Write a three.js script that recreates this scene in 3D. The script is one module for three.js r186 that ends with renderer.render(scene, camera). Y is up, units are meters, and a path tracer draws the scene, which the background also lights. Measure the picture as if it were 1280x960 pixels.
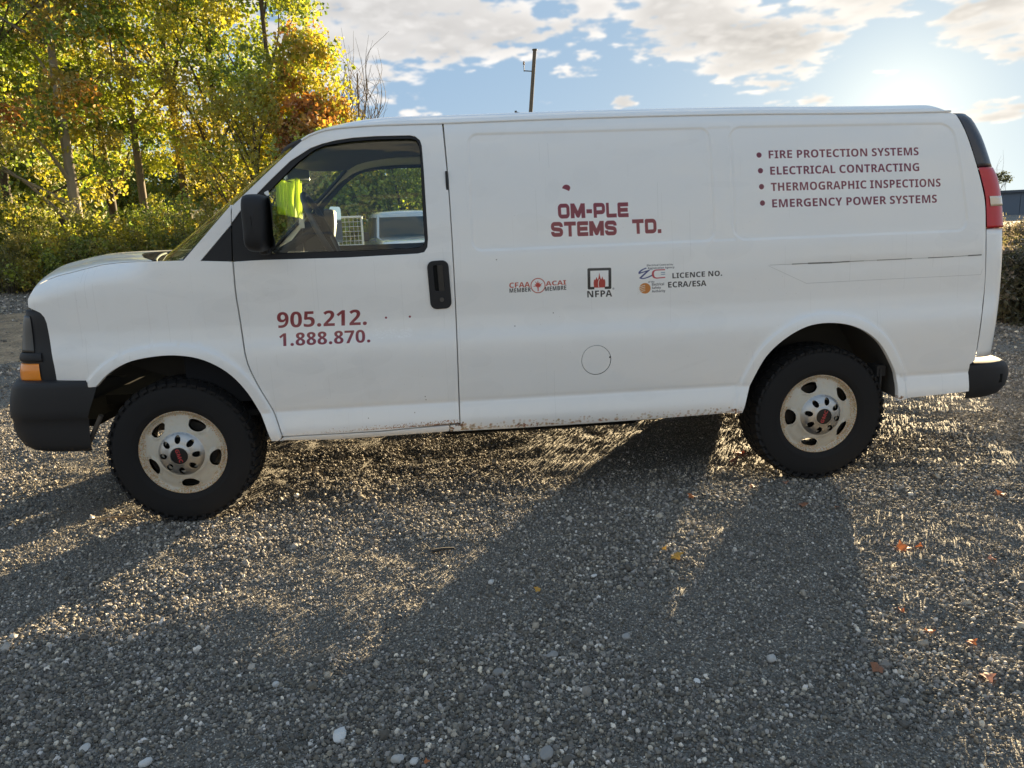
import * as THREE from 'three';
import { mergeGeometries, mergeVertices, toCreasedNormals } from 'three/addons/utils/BufferGeometryUtils.js';
import { RoundedBoxGeometry } from 'three/addons/geometries/RoundedBoxGeometry.js';
import { FontLoader } from 'three/addons/loaders/FontLoader.js';
import { TextGeometry } from 'three/addons/geometries/TextGeometry.js';

// ============================================================ camera, sky, sun, exposure
const scene = new THREE.Scene();
const F = 906.7, EYE = new THREE.Vector3(1.4086, 1.4513, 3.6986), D2R = Math.PI / 180;
const camera = new THREE.PerspectiveCamera(2 * Math.atan(480 / F) / D2R, 4 / 3, 0.05, 1500);
camera.position.copy(EYE);
camera.rotation.set(-12.07 * D2R, -4.797 * D2R, -2.159 * D2R, 'YXZ');
camera.updateMatrixWorld(true);
scene.add(camera);
const renderer = new THREE.WebGLRenderer();
renderer.toneMapping = THREE.LinearToneMapping;
renderer.toneMappingExposure = 6.8;
renderer.shadowMap.enabled = true;

const SKY = 0.154, SUN_AZ = 32.5 * D2R, SUN_EL = 6.6 * D2R;
const SUN = new THREE.Vector3(Math.sin(SUN_AZ) * Math.cos(SUN_EL), Math.sin(SUN_EL), -Math.cos(SUN_AZ) * Math.cos(SUN_EL));
const sun = new THREE.DirectionalLight(new THREE.Color().setRGB(1.0, 0.77, 0.45), 5.0);
sun.position.copy(SUN).multiplyScalar(60); sun.target.position.set(1.5, 0, 0);
sun.castShadow = true; sun.shadow.radius = 1.5; sun.shadow.mapSize.set(4096, 4096);
Object.assign(sun.shadow.camera, { left: -40, right: 40, top: 30, bottom: -30, near: 1, far: 160 });
scene.add(sun, sun.target);

// ------------------------------------------------------------ helpers: random, noise, rays
function rng(seed) { let s = seed >>> 0; return () => { s = (s + 0x6D2B79F5) | 0; let t = Math.imul(s ^ (s >>> 15), 1 | s); t = (t + Math.imul(t ^ (t >>> 7), 61 | t)) ^ t; return ((t ^ (t >>> 14)) >>> 0) / 4294967296; }; }
const HT = new Float32Array(65536); { const r = rng(77); for (let i = 0; i < 65536; i++) HT[i] = r(); }
const lat = (i, j) => HT[((i * 73 + j * 1931 + ((i * j) & 7) * 37) ^ (j << 5)) & 65535];
const lat2 = (i, j) => { let h = Math.imul(i, 374761393) + Math.imul(j, 668265263); h = Math.imul(h ^ (h >>> 13), 1274126177); return HT[(h ^ (h >>> 16)) & 65535]; };
function vnoise(x, y) {
  const i = Math.floor(x), j = Math.floor(y); let a = x - i, b = y - j;
  a = a * a * a * (a * (a * 6 - 15) + 10); b = b * b * b * (b * (b * 6 - 15) + 10);
  const p = lat2(i, j), q = lat2(i + 1, j), r = lat2(i, j + 1), s = lat2(i + 1, j + 1);
  return p + (q - p) * a + (r - p) * b + (p - q - r + s) * a * b;
}
function fbm(x, y, n = 5) { let s = 0, a = 0.5, t = 0; for (let k = 0; k < n; k++) { s += a * vnoise(x, y); t += a; a *= 0.5; const nx = x * 1.62 - y * 1.21 + 17.3; y = x * 1.21 + y * 1.62 + 9.1; x = nx; } return s / t; }
const clamp = (x, a = 0, b = 1) => Math.min(b, Math.max(a, x));
const sst = (a, b, x) => { const t = clamp((x - a) / (b - a)); return t * t * (3 - 2 * t); };
const lerp = (a, b, t) => a + (b - a) * t;
const V3 = (x, y, z) => new THREE.Vector3(x, y, z);
function ray(u, v) { return V3((u - 640) / F, (480 - v) / F, -1).applyEuler(camera.rotation).normalize(); }
const onZ = (u, v, z) => { const d = ray(u, v), t = (z - EYE.z) / d.z; return V3(EYE.x + d.x * t, EYE.y + d.y * t, z); };
function interp(tab, x) {              // smooth curve through a table of [x, y]
  if (x <= tab[0][0]) return tab[0][1];
  const n = tab.length; if (x >= tab[n - 1][0]) return tab[n - 1][1];
  let k = 0; while (tab[k + 1][0] < x) k++;
  const [x0, y0] = tab[k], [x1, y1] = tab[k + 1], h = x1 - x0, s = (y1 - y0) / h;
  const sl = (a) => { if (a <= 0 || a >= n - 1) return (tab[Math.min(a + 1, n - 1)][1] - tab[Math.max(a - 1, 0)][1]) / (tab[Math.min(a + 1, n - 1)][0] - tab[Math.max(a - 1, 0)][0]); const s0 = (tab[a][1] - tab[a - 1][1]) / (tab[a][0] - tab[a - 1][0]), s1 = (tab[a + 1][1] - tab[a][1]) / (tab[a + 1][0] - tab[a][0]); return s0 * s1 <= 0 ? 0 : 2 * s0 * s1 / (s0 + s1); };
  const m0 = sl(k), m1 = sl(k + 1), t = (x - x0) / h, t2 = t * t, t3 = t2 * t;
  return (2 * t3 - 3 * t2 + 1) * y0 + (t3 - 2 * t2 + t) * h * m0 + (-2 * t3 + 3 * t2) * y1 + (t3 - t2) * h * m1;
}

// ------------------------------------------------------------ the sky: air, glow round the sun, broken cloud
{
  const W = 4096, H = 2048, data = new Float32Array(W * H * 4).fill(1);
  // cloud banks as the photograph shows them: [u, v, half width, half height, amount] turned into azimuth and elevation
  const azel = (u, v) => { const d = ray(u, v); return [Math.atan2(d.x, -d.z) / D2R, Math.asin(d.y) / D2R]; };
  const banks = [
    [470, 15, 120, 70, 1.15], [580, 25, 130, 58, 1.15], [690, 10, 90, 50, 1.0], [440, 95, 75, 32, .75], [330, 40, 120, 90, .9], [150, 60, 200, 120, .9],
    [712, 70, 40, 12, .75], [712, 89, 42, 9, .85], [520, 142, 34, 7, .75], [470, 118, 50, 14, .55], [780, 127, 17, 9, .95], [745, 25, 50, 26, .7],
    [865, 25, 95, 52, 1.15], [950, 55, 80, 52, 1.15], [1060, 8, 120, 30, 1.1], [1040, 48, 34, 11, .7], [960, 95, 45, 22, .9], [1090, 95, 40, 6, .55],
    [1235, 20, 70, 45, 1.15], [1275, 60, 40, 20, .95], [1225, 72, 26, 7, .7], [1250, 137, 60, 13, 1.0], [1020, 124, 22, 8, .9], [968, 130, 20, 5, .7], [690, 126, 20, 5, .5], [680, 140, 14, 4, .5], [1160, 52, 16, 5, .6],
  ].map(([u, v, a, b, k]) => { const c = azel(u, v), p = azel(u + a, v), q = azel(u, v - b); return [c[0], c[1], Math.abs(p[0] - c[0]), Math.abs(q[1] - c[1]), k]; });
  const row = new Float32Array(W);
  for (let j = 0; j < H; j++) {
    const el = ((j + 0.5) / H - 0.5) * 180, e = el * D2R;
    for (let i = 0; i < W; i++) {
      const o = (j * W + i) * 4;
      if (el < -0.5) { data[o] = 0.30; data[o + 1] = 0.30; data[o + 2] = 0.29; continue; }
      const lon = ((i + 0.5) / W - 0.5) * 2 * Math.PI, dx = Math.cos(e) * Math.cos(lon), dz = Math.cos(e) * Math.sin(lon), dy = Math.sin(e);
      const az = Math.atan2(dx, -dz) / D2R, cosS = clamp(dx * SUN.x + dy * SUN.y + dz * SUN.z, -1, 1), ang = Math.acos(cosS) / D2R;
      const h = clamp(el / 90), low = Math.exp(-el / 9);
      let r = lerp(0.27, 0.48, low), g = lerp(0.45, 0.62, low), b = lerp(0.69, 0.74, low);
      r *= 1 - 0.25 * h; g *= 1 - 0.22 * h; b *= 1 - 0.2 * h;
      const g1 = Math.exp(-ang / 4.0) * 0.42, g2 = Math.exp(-ang / 14) * 0.30;
      r += g1 + g2 * 1.0; g += g1 * 0.88 + g2 * 0.82; b += g1 * 0.58 + g2 * 0.34;
      const hz = Math.exp(-el / 7) * Math.exp(-Math.abs(((az - SUN_AZ / D2R + 540) % 360) - 180) / 22) * 0.30; r += hz; g += hz * 0.92; b += hz * 0.72;
      // cloud
      const k = 1 / (dy + 0.10), px = dx * k, pz = dz * k;
      const inW = sst(62, 46, Math.abs(az - 4)) * sst(30, 20, el);
      let bk = 0;
      if (inW > 0) for (const q of banks) { const ex = (az - q[0]) / q[2], ey = (el - q[1]) / q[3], d2 = ex * ex + ey * ey; if (d2 < 6) { bk = Math.max(bk, q[4] * Math.exp(-0.5 * d2 * d2)); } }
      const wide = 0.52 + 0.46 * sst(0.35, 0.62, vnoise(px * 0.55 + 3.7, pz * 0.55 + 1.1));
      const cov = lerp(wide, bk * 0.98, inW);
      if (cov > 0.08) {
        const n = fbm(px * 2.6 + 5.2, pz * 2.6 - 3.3, 5), n2 = fbm(px * 13, pz * 13 + 40, 5), m = n * 0.42 + n2 * 0.58;
        const th = 0.80 - 0.42 * cov, a = sst(th - 0.05, th + 0.10, m) * clamp(cov * 2.2), thick = sst(th + 0.03, th + 0.24, m * 0.7 + 0.3 * fbm(px * 3.5 + 9, pz * 3.5, 3));
        const warm = Math.exp(-ang / 26), lit = lerp(0.83, 1.02, sst(45, 130, ang)) + 0.16 * warm - thick * (0.16 + 0.16 * warm) + (n2 - 0.5) * 0.5;
        const away = sst(45, 120, ang), cr = lit * (1.0 + 0.05 * warm + 0.07 * away), cg = lit * (0.985 - 0.01 * warm), cb = lit * (0.985 - 0.12 * warm - 0.19 * away);
        const aa = a * clamp(0.5 + 0.85 * n2 + 0.25 * thick, 0, 0.97); r = lerp(r, cr + 0.3 * g1, aa); g = lerp(g, cg + 0.25 * g1, aa); b = lerp(b, cb + 0.15 * g1, aa);
      }
      data[o] = r; data[o + 1] = g; data[o + 2] = b;
    }
  }
  const tex = new THREE.DataTexture(data, W, H, THREE.RGBAFormat, THREE.FloatType);
  tex.mapping = THREE.EquirectangularReflectionMapping; tex.magFilter = THREE.LinearFilter; tex.needsUpdate = true;
  scene.background = tex; scene.environment = tex; scene.backgroundIntensity = SKY; scene.environmentIntensity = SKY;
}

// ============================================================ naming
const taken = {};
const numbered = (n) => { taken[n] = (taken[n] ?? -1) + 1; return taken[n] ? n + '_' + String(taken[n]).padStart(3, '0') : n; };
function finish(o) { o.traverse((m) => { if (m.isMesh) { m.castShadow = true; m.receiveShadow = true; } }); return o; }
function thing(name, label, category, pos = [0, 0, 0], turn = 0, group) {
  const o = new THREE.Group(); o.name = numbered(name); o.position.set(...pos); o.rotation.y = turn;
  o.userData = { label, category }; if (group) o.userData.group = group; scene.add(o); return o;
}
function part(name, geo, mat, parent) { const m = new THREE.Mesh(Array.isArray(geo) ? mergeGeometries(geo.map((g) => { const q = g.index ? g.toNonIndexed() : g.clone(); for (const k of Object.keys(q.attributes)) if (!['position', 'normal', 'uv'].includes(k)) q.deleteAttribute(k); return q; })) : geo, mat); m.name = name; m.castShadow = m.receiveShadow = true; parent.add(m); return m; }
function setting(name, geo, mat, kind = 'structure') { const m = part(name, geo, mat, scene); m.name = numbered(name); m.userData.kind = kind; return m; }
const box = (w, h, d, x = 0, y = 0, z = 0) => new THREE.BoxGeometry(w, h, d).translate(x, y, z);
const rbox = (w, h, d, r, x = 0, y = 0, z = 0, s = 3) => new RoundedBoxGeometry(w, h, d, s, r).translate(x, y, z);
const cyl = (r0, r1, h, n = 24) => new THREE.CylinderGeometry(r0, r1, h, n);
function tube(pts, r, n = 8, seg) { const c = new THREE.CatmullRomCurve3(pts.map((p) => V3(...p))); return new THREE.TubeGeometry(c, seg ?? pts.length * 6, r, n, false); }
function bar(a, b, r, n = 8) { return new THREE.TubeGeometry(new THREE.LineCurve3(V3(...a), V3(...b)), 1, r, n, false); }
const std = (o) => new THREE.MeshStandardMaterial(o);
const lin = (r, g, b) => new THREE.Color().setRGB(r, g, b);
function canvasTex(w, h, draw, srgb = true) {
  const c = document.createElement('canvas'); c.width = w; c.height = h; draw(c.getContext('2d'), w, h);
  const t = new THREE.CanvasTexture(c); if (srgb) t.colorSpace = THREE.SRGBColorSpace; t.magFilter = THREE.LinearFilter; t.wrapS = t.wrapT = THREE.RepeatWrapping; t.needsUpdate = true; return t;
}
function noiseTex(n, fn, srgb = false) {
  const d = new Uint8Array(n * n * 4);
  for (let j = 0; j < n; j++) for (let i = 0; i < n; i++) { const c = fn(i / n, j / n), o = (j * n + i) * 4; for (let k = 0; k < 3; k++) d[o + k] = clamp(Array.isArray(c) ? c[k] : c) * 255; d[o + 3] = 255; }
  const t = new THREE.DataTexture(d, n, n, THREE.RGBAFormat); t.wrapS = t.wrapT = THREE.RepeatWrapping; t.magFilter = THREE.LinearFilter; if (srgb) t.colorSpace = THREE.SRGBColorSpace; t.needsUpdate = true; return t;
}

// ============================================================ ground
const WHEELS = [[0, -0.155], [3.43, -0.155], [0, -1.845], [3.43, -1.845]];
function groundY(x, z) {
  const back = Math.max(0, -3.2 - z);
  let y = 0.019 * back * sst(0, 6, back) * (1 - 0.45 * sst(35, 120, back));
  y += (fbm(x * 0.35 + 8, z * 0.35 + 2, 3) - 0.5) * 0.05 * sst(2, 9, Math.hypot(x - 1.7, z + 1));
  let rough = (fbm(x * 1.9 + 31, z * 2.3 + 7, 3) - 0.5) * 0.036 + (fbm(x * 6.5, z * 7.5 + 19, 3) - 0.5) * 0.020;
  for (const [wx, wz] of WHEELS) { const d = Math.hypot(x - wx, (z - wz) * 1.2); rough *= sst(0.12, 0.55, d); }
  return y + rough;
}
function onGround(u, v) { const d = ray(u, v); let t = -EYE.y / d.y; if (t < 0 || t > 90) t = 60; for (let k = 0; k < 30; k++) { const x = EYE.x + d.x * t, z = EYE.z + d.z * t; const t2 = (groundY(x, z) - EYE.y) / d.y; t = lerp(t, clamp(t2, 0.5, 90), 0.6); } return V3(EYE.x + d.x * t, groundY(EYE.x + d.x * t, EYE.z + d.z * t), EYE.z + d.z * t); }
const gravelBump = noiseTex(512, (a, b) => { const x = a * 48, y = b * 48; const w = (f, k) => { const i = Math.floor(x * f), j = Math.floor(y * f); let m = 9; for (let p = -1; p < 2; p++) for (let q = -1; q < 2; q++) { const n = 48 * f, ci = (i + p + n) % n, cj = (j + q + n) % n, X = i + p + lat2(ci + k, cj), Y = j + q + lat2(ci, cj + 91 + k); m = Math.min(m, Math.hypot(x * f - X, y * f - Y)); } return m; }; return 1 - 0.6 * w(1, 3) - 0.4 * w(2, 55); });
const gravelMap = noiseTex(1024, (a, b) => {
  const x = a * 110, y = b * 110; let m = 9, id = 0; const i = Math.floor(x), j = Math.floor(y);
  for (let p = -1; p < 2; p++) for (let q = -1; q < 2; q++) { const ci = (i + p + 110) % 110, cj = (j + q + 110) % 110, d = Math.hypot(x - (i + p + lat2(ci, cj + 7)), y - (j + q + lat2(ci + 41, cj))); if (d < m) { m = d; id = lat2(ci + 13, cj + 29); } }
  const v = 0.34 + 0.20 * id + (id > 0.93 ? 0.2 : 0), t = lat2((i + 5) % 110, (j + 3) % 110);
  return [v * (1.0 + 0.05 * t), v, v * (0.97 - 0.05 * t)];
}, true);
{
  const N = 640, xs = [], zs = [];
  const warp = (c, near, far0, far1) => (k) => { const t = k / (N - 1) * 2 - 1, s = Math.sign(t), a = Math.abs(t); return c + s * (a < 0.8 ? near * a / 0.8 : near + ((s < 0 ? far0 : far1) - near) * Math.pow((a - 0.8) / 0.2, 3) + (a - 0.8) / 0.2 * 6 * (1 - Math.pow((a - 0.8) / 0.2, 3)) * 0.6); };
  const wx = warp(1.5, 4.5, 420, 420), wz = warp(-0.6, 3.9, 520, 160);
  for (let k = 0; k < N; k++) { xs.push(wx(k)); zs.push(wz(k)); }
  const pos = new Float32Array(N * N * 3), uv = new Float32Array(N * N * 2), idx = new Uint32Array((N - 1) * (N - 1) * 6);
  let o = 0; for (let j = 0; j < N; j++) for (let i = 0; i < N; i++, o++) { pos[o * 3] = xs[i]; pos[o * 3 + 1] = groundY(xs[i], zs[j]) - 0.004; pos[o * 3 + 2] = zs[j]; uv[o * 2] = xs[i]; uv[o * 2 + 1] = -zs[j]; }
  o = 0; for (let j = 0; j < N - 1; j++) for (let i = 0; i < N - 1; i++) { const a = j * N + i; idx[o++] = a; idx[o++] = a + N; idx[o++] = a + 1; idx[o++] = a + 1; idx[o++] = a + N; idx[o++] = a + N + 1; }
  const g = new THREE.BufferGeometry(); g.setAttribute('position', new THREE.BufferAttribute(pos, 3)); g.setAttribute('uv', new THREE.BufferAttribute(uv, 2)); g.setIndex(new THREE.BufferAttribute(idx, 1)); g.computeVertexNormals();
  const bump = gravelBump; bump.repeat.set(2.3, 2.3); gravelMap.repeat.set(1.7, 1.7);
  setting('ground', g, std({ map: gravelMap, bumpMap: bump, bumpScale: 0.008, roughness: 0.9, color: lin(0.85, 0.84, 0.83) }));
}
const onTrack = (x, z) => sst(-1.5, -4.5, x + 2.2 * (vnoise(z * 0.7, 4) - 0.5)) * sst(0.6, -0.6, Math.abs(z + 9.6 + 0.9 * Math.sin(x * 0.25)) - 3.4 + 1.6 * (fbm(x * 0.8, z * 0.8 + 5, 3) - 0.5));
{ // packed tan dirt of the track that passes in front of the van
  const NX = 130, NZ = 70, pos = [], uv = [], idx = [], keep = [];
  for (let j = 0; j < NZ; j++) for (let i = 0; i < NX; i++) { const x = lerp(-30, -1, i / (NX - 1)), z = lerp(-15, -4.5, j / (NZ - 1)), k = onTrack(x, z); pos.push(x, groundY(x, z) - 0.03 + 0.034 * sst(0.2, 0.8, k), z); uv.push(x, -z); keep.push(k); }
  for (let j = 0; j < NZ - 1; j++) for (let i = 0; i < NX - 1; i++) { const a = j * NX + i; if (Math.max(keep[a], keep[a + 1], keep[a + NX], keep[a + NX + 1]) > 0.02) idx.push(a, a + NX, a + 1, a + 1, a + NX, a + NX + 1); }
  const g = new THREE.BufferGeometry(); g.setAttribute('position', new THREE.Float32BufferAttribute(pos, 3)); g.setAttribute('uv', new THREE.Float32BufferAttribute(uv, 2)); g.setIndex(idx); g.computeVertexNormals();
  const t = noiseTex(512, (a, b) => { const n = fbm(a * 9, b * 9, 4), f = fbm(a * 120, b * 120, 2), v = 0.50 + 0.22 * (n - 0.5) + 0.30 * (f - 0.5); return [v * 1.14, v, v * 0.82]; }, true); t.repeat.set(0.4, 0.4);
  setting('dirt_track', g, std({ map: t, roughness: 0.95, bumpMap: gravelBump, bumpScale: 0.006 }));
}
// loose stones: dense where the camera stands, thinner and larger farther off
{
  const R = rng(5), stones = [];
  for (let k = 0; k < 4; k++) {
    const g = mergeVertices((() => { const q = new THREE.IcosahedronGeometry(1, k < 2 ? 0 : 1); q.deleteAttribute('uv'); q.deleteAttribute('normal'); return q; })(), 1e-4), p = g.attributes.position;
    for (let i = 0; i < p.count; i++) { const f = 0.72 + 0.5 * R(); p.setXYZ(i, p.getX(i) * f, p.getY(i) * f * 0.72, p.getZ(i) * f * 0.86); }
    const q = g.toNonIndexed(); q.computeVertexNormals(); stones.push(q);
  }
  const mat = std({ roughness: 0.88, color: 0xffffff });
  const M = new THREE.Matrix4(), Q = new THREE.Quaternion(), E = new THREE.Euler(), C = new THREE.Color();
  const zones = [   // x0, x1, z0, z1, count, least and greatest radius in metres
    [-1.9, 5.2, -0.1, 2.55, 380000, 0.0021, 0.0098], [-4, 8.5, -3.2, -0.1, 210000, 0.0036, 0.0110], [-9, 14, -11, -3.2, 110000, 0.008, 0.022], [-24, -2, -22, -11, 60000, 0.014, 0.034], [8, 18, -14, -3.2, 30000, 0.010, 0.024],
  ];
  for (const [x0, x1, z0, z1, n, r0, r1] of zones) for (let k = 0; k < 4; k++) {
    const m = new THREE.InstancedMesh(stones[k], mat, n / 4);
    for (let i = 0; i < n / 4; i++) {
      const x = lerp(x0, x1, R()), z = lerp(z0, z1, R()); let s = r0 + (r1 - r0) * Math.pow(R(), 4.2); if (R() < 0.008) s *= 2.0;
      if (x < -1.5 && z < -4.5 && R() < onTrack(x, z) * 0.9) { M.makeScale(0, 0, 0); M.setPosition(x, -1, z); m.setMatrixAt(i, M); m.setColorAt(i, C); continue; }
      const patch = fbm(x * 1.3 + 3, z * 1.3 + 60, 3); if (patch < 0.46) { s *= 0.75; if (R() < 0.35) s *= 0.5; } else if (patch > 0.56) s *= 1.12;
      E.set(R() * 6.3, R() * 6.3, R() * 6.3); Q.setFromEuler(E);
      M.compose(V3(x, groundY(x, z) - 0.003 + s * (0.15 + 0.35 * R()), z), Q, V3(s * (0.8 + 0.5 * R()), s, s)); m.setMatrixAt(i, M);
      const t = R(), v = t < 0.66 ? 0.075 + 0.125 * R() : t < 0.94 ? 0.19 + 0.17 * R() : 0.40 + 0.28 * R(), w = R();
      C.setRGB(v * (1.06 + 0.12 * w), v * (1 + 0.04 * w), v * (0.95 - 0.14 * w)); m.setColorAt(i, C);
    }
    m.name = numbered('gravel'); m.userData.kind = 'stuff'; m.castShadow = m.receiveShadow = true; scene.add(m);
  }
}

// ============================================================ the van: side surface
const HALF = 1.0;                                     // the far side mirrors the near side about z = -1
const PROFILE = [[0.38, -0.060], [0.405, -0.022], [0.43, -0.002], [0.47, 0.006], [0.558, -0.010], [0.576, -0.016], [0.60, -0.011], [0.70, -0.004], [0.82, 0.0], [0.89, -0.004], [0.97, -0.022], [1.03, -0.028], [1.20, -0.032], [1.30, -0.038], [1.36, -0.046], [1.5, -0.062], [1.7, -0.092], [1.84, -0.122], [1.93, -0.152], [1.965, -0.172], [2.02, -0.22], [2.2, -0.4]];
const PLAN = [[-1.1, -0.62], [-0.95, -0.40], [-0.85, -0.26], [-0.75, -0.175], [-0.6, -0.105], [-0.4, -0.052], [-0.15, -0.018], [0.15, 0], [3.8, 0], [4.2, -0.012], [4.5, -0.04], [4.7, -0.09]];
let arches = [], fenderTop = null, recess = null, dent = null;
function segDist(x, y, poly) { let m = 9; for (let k = 0; k + 1 < poly.length; k++) { const [ax, ay] = poly[k], [bx, by] = poly[k + 1], dx = bx - ax, dy = by - ay, t = clamp(((x - ax) * dx + (y - ay) * dy) / (dx * dx + dy * dy)); m = Math.min(m, Math.hypot(x - ax - dx * t, y - ay - dy * t)); } return m; }
function rrectSD(x, y, q) { // signed distance to a sheared rounded panel: positive inside
  const s = (x - q.x0) / (q.x1 - q.x0), yb = lerp(q.b0, q.b1, s), yt = lerp(q.t0, q.t1, s), xl = lerp(q.x0, q.x0t, (y - q.b0) / (q.t0 - q.b0)), xr = lerp(q.x1, q.x1t, (y - q.b1) / (q.t1 - q.b1));
  const dx = Math.min(x - xl, xr - x), dy = Math.min(y - yb, yt - y), r = q.r;
  if (dx < r && dy < r) return r - Math.hypot(r - Math.min(dx, r), r - Math.min(dy, r)); return Math.min(dx, dy);
}
function sideZ(x, y) {
  let z = interp(PROFILE, y) + interp(PLAN, x) + 0.0018 * (vnoise(x * 2.7 + 9, y * 3.6) - 0.5);
  if (x < 0.30) { const top = fenderTop ? interp(fenderTop, x) : 1.27, t = clamp((y - top + 0.10) / 0.10, 0, 1.4), k = sst(0.0, -0.24, x); if (t > 0 && y < 1.40) z -= 0.075 * t * t * k; }
  for (const a of arches) { if (x > a.x0 && x < a.x1 && y < a.y1) { const d = segDist(x, y, a.poly); z += 0.020 * sst(0.062, 0.040, d); } }
  if (recess) for (const q of recess) { if (x > q.x0 - 0.3 && x < q.x1 + 0.3 && y > 1.2) z -= q.d * sst(-0.007, 0.007, rrectSD(x, y, q)); }
  if (dent && x > dent[0][0] && x < dent[1][0]) { const s = (x - dent[0][0]) / (dent[1][0] - dent[0][0]), d = lerp(dent[0][1], dent[1][1], s) - y, w = 0.10 * sst(0, 0.2, s); if (d > -0.004 && d < w) z -= (0.0012 + 0.002 * (vnoise(x * 5, 2) - 0.5)) * sst(-0.004, 0.004, d) * (1 - sst(0.0, w, d)) * sst(0, 0.12, s); }
  return z;
}
function S(u, v) { let z = -0.03, p; for (let k = 0; k < 14; k++) { p = onZ(u, v, z); z = lerp(z, Math.max(-0.45, sideZ(p.x, p.y)), 0.8); } return [p.x, p.y]; }
const trace = (l) => l.map(([u, v]) => S(u, v));
function smoothLine(p, step = 0.03) { const c = new THREE.CatmullRomCurve3(p.map((q) => V3(q[0], q[1], 0)), false, 'centripetal'); const n = Math.max(2, Math.round(c.getLength() / step)); return c.getSpacedPoints(n).map((q) => [q.x, q.y]); }
const archF = [[122, 482], [137.5, 465.8], [161.6, 452], [192.5, 445], [223.5, 443.4], [254.4, 448.6], [285, 464], [309.4, 488], [330, 522.5], [341, 550]];
const archR = [[926, 515], [933, 490], [942.5, 467], [958, 442], [983, 420], [1011, 406], [1042.5, 403], [1070.6, 409], [1095.6, 426], [1111, 451], [1117.5, 470], [1119.5, 500]];
const topPx = [[35, 374], [45, 359], [66, 348], [93, 340.5], [114, 335], [133, 331], [160, 328.5], [190, 327.5], [229, 327], [290, 327]];
for (let pass = 0; pass < 2; pass++) { fenderTop = trace(topPx).sort((a, b) => a[0] - b[0]); }
const archFL = smoothLine(trace(archF)), archRL = smoothLine(trace(archR));
for (const l of [archFL, archRL]) { const X = l.map((p) => p[0]); arches.push({ poly: l, x0: Math.min(...X) - 0.09, x1: Math.max(...X) + 0.09, y1: Math.max(...l.map((p) => p[1])) + 0.09 }); }
{
  const q = (bl, br, tl, tr, r, d) => { const a = S(...bl), b = S(...br), c = S(...tl), e = S(...tr); return { x0: a[0], b0: a[1], x1: b[0], b1: b[1], x0t: c[0], t0: c[1], x1t: e[0], t1: e[1], r, d }; };
  const a = q([591, 313.5], [894, 300.5], [584.5, 168], [886, 160], 0.05, 0.0065), b = q([917, 300], [1211, 288], [910, 159], [1190, 154.5], 0.07, 0.0065), c = q([891, 300.8], [920, 299.6], [883, 160], [913, 158.7], 0.01, 0.004);
  recess = [a, b, c]; dent = [S(960, 331.6), S(1229, 318.4)];
}

// ------------------------------------------------------------ mesher: outlines with holes -> Delaunay triangles on the surface
function delaunay(P) {
  const n = P.length, ord = [...P.keys()].sort((a, b) => P[a][0] - P[b][0]);
  let x0 = 1e9, y0 = 1e9, x1 = -1e9, y1 = -1e9; for (const [x, y] of P) { x0 = Math.min(x0, x); x1 = Math.max(x1, x); y0 = Math.min(y0, y); y1 = Math.max(y1, y); }
  const d = Math.max(x1 - x0, y1 - y0) * 20, mx = (x0 + x1) / 2, my = (y0 + y1) / 2, Q = [...P, [mx - d, my - d], [mx, my + d], [mx + d, my - d]];
  const circ = (a, b, c) => { const [ax, ay] = Q[a], bx = Q[b][0] - ax, by = Q[b][1] - ay, cx = Q[c][0] - ax, cy = Q[c][1] - ay, D = 2 * (bx * cy - by * cx), B = bx * bx + by * by, C = cx * cx + cy * cy, ux = (cy * B - by * C) / D, uy = (bx * C - cx * B) / D; return { a, b, c, x: ax + ux, y: ay + uy, r: ux * ux + uy * uy }; };
  let open = [circ(n, n + 1, n + 2)]; const closed = [];
  for (const i of ord) {
    const [px, py] = Q[i], edges = new Map(), keep = [];
    for (const t of open) {
      const dx = px - t.x;
      if (dx > 0 && dx * dx > t.r) { closed.push(t); continue; }
      const dy = py - t.y;
      if (dx * dx + dy * dy - t.r > 1e-12) { keep.push(t); continue; }
      for (const [a, b] of [[t.a, t.b], [t.b, t.c], [t.c, t.a]]) { const k = a < b ? a * 1e6 + b : b * 1e6 + a; edges.has(k) ? edges.set(k, null) : edges.set(k, [a, b]); }
    }
    for (const e of edges.values()) if (e) { const t = circ(e[0], e[1], i); if (isFinite(t.r)) keep.push(t); }
    open = keep;
  }
  return [...closed, ...open].filter((t) => t.a < n && t.b < n && t.c < n).map((t) => [t.a, t.b, t.c]);
}
const inside = (x, y, poly) => { let c = false; for (let i = 0, j = poly.length - 1; i < poly.length; j = i++) { const [ax, ay] = poly[i], [bx, by] = poly[j]; if ((ay > y) !== (by > y) && x < (bx - ax) * (y - ay) / (by - ay) + ax) c = !c; } return c; };
function resample(poly, step) { const out = []; for (let k = 0; k < poly.length; k++) { const a = poly[k], b = poly[(k + 1) % poly.length], n = Math.max(1, Math.round(Math.hypot(b[0] - a[0], b[1] - a[1]) / step)); for (let i = 0; i < n; i++) out.push([lerp(a[0], b[0], i / n), lerp(a[1], b[1], i / n)]); } return out; }
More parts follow.
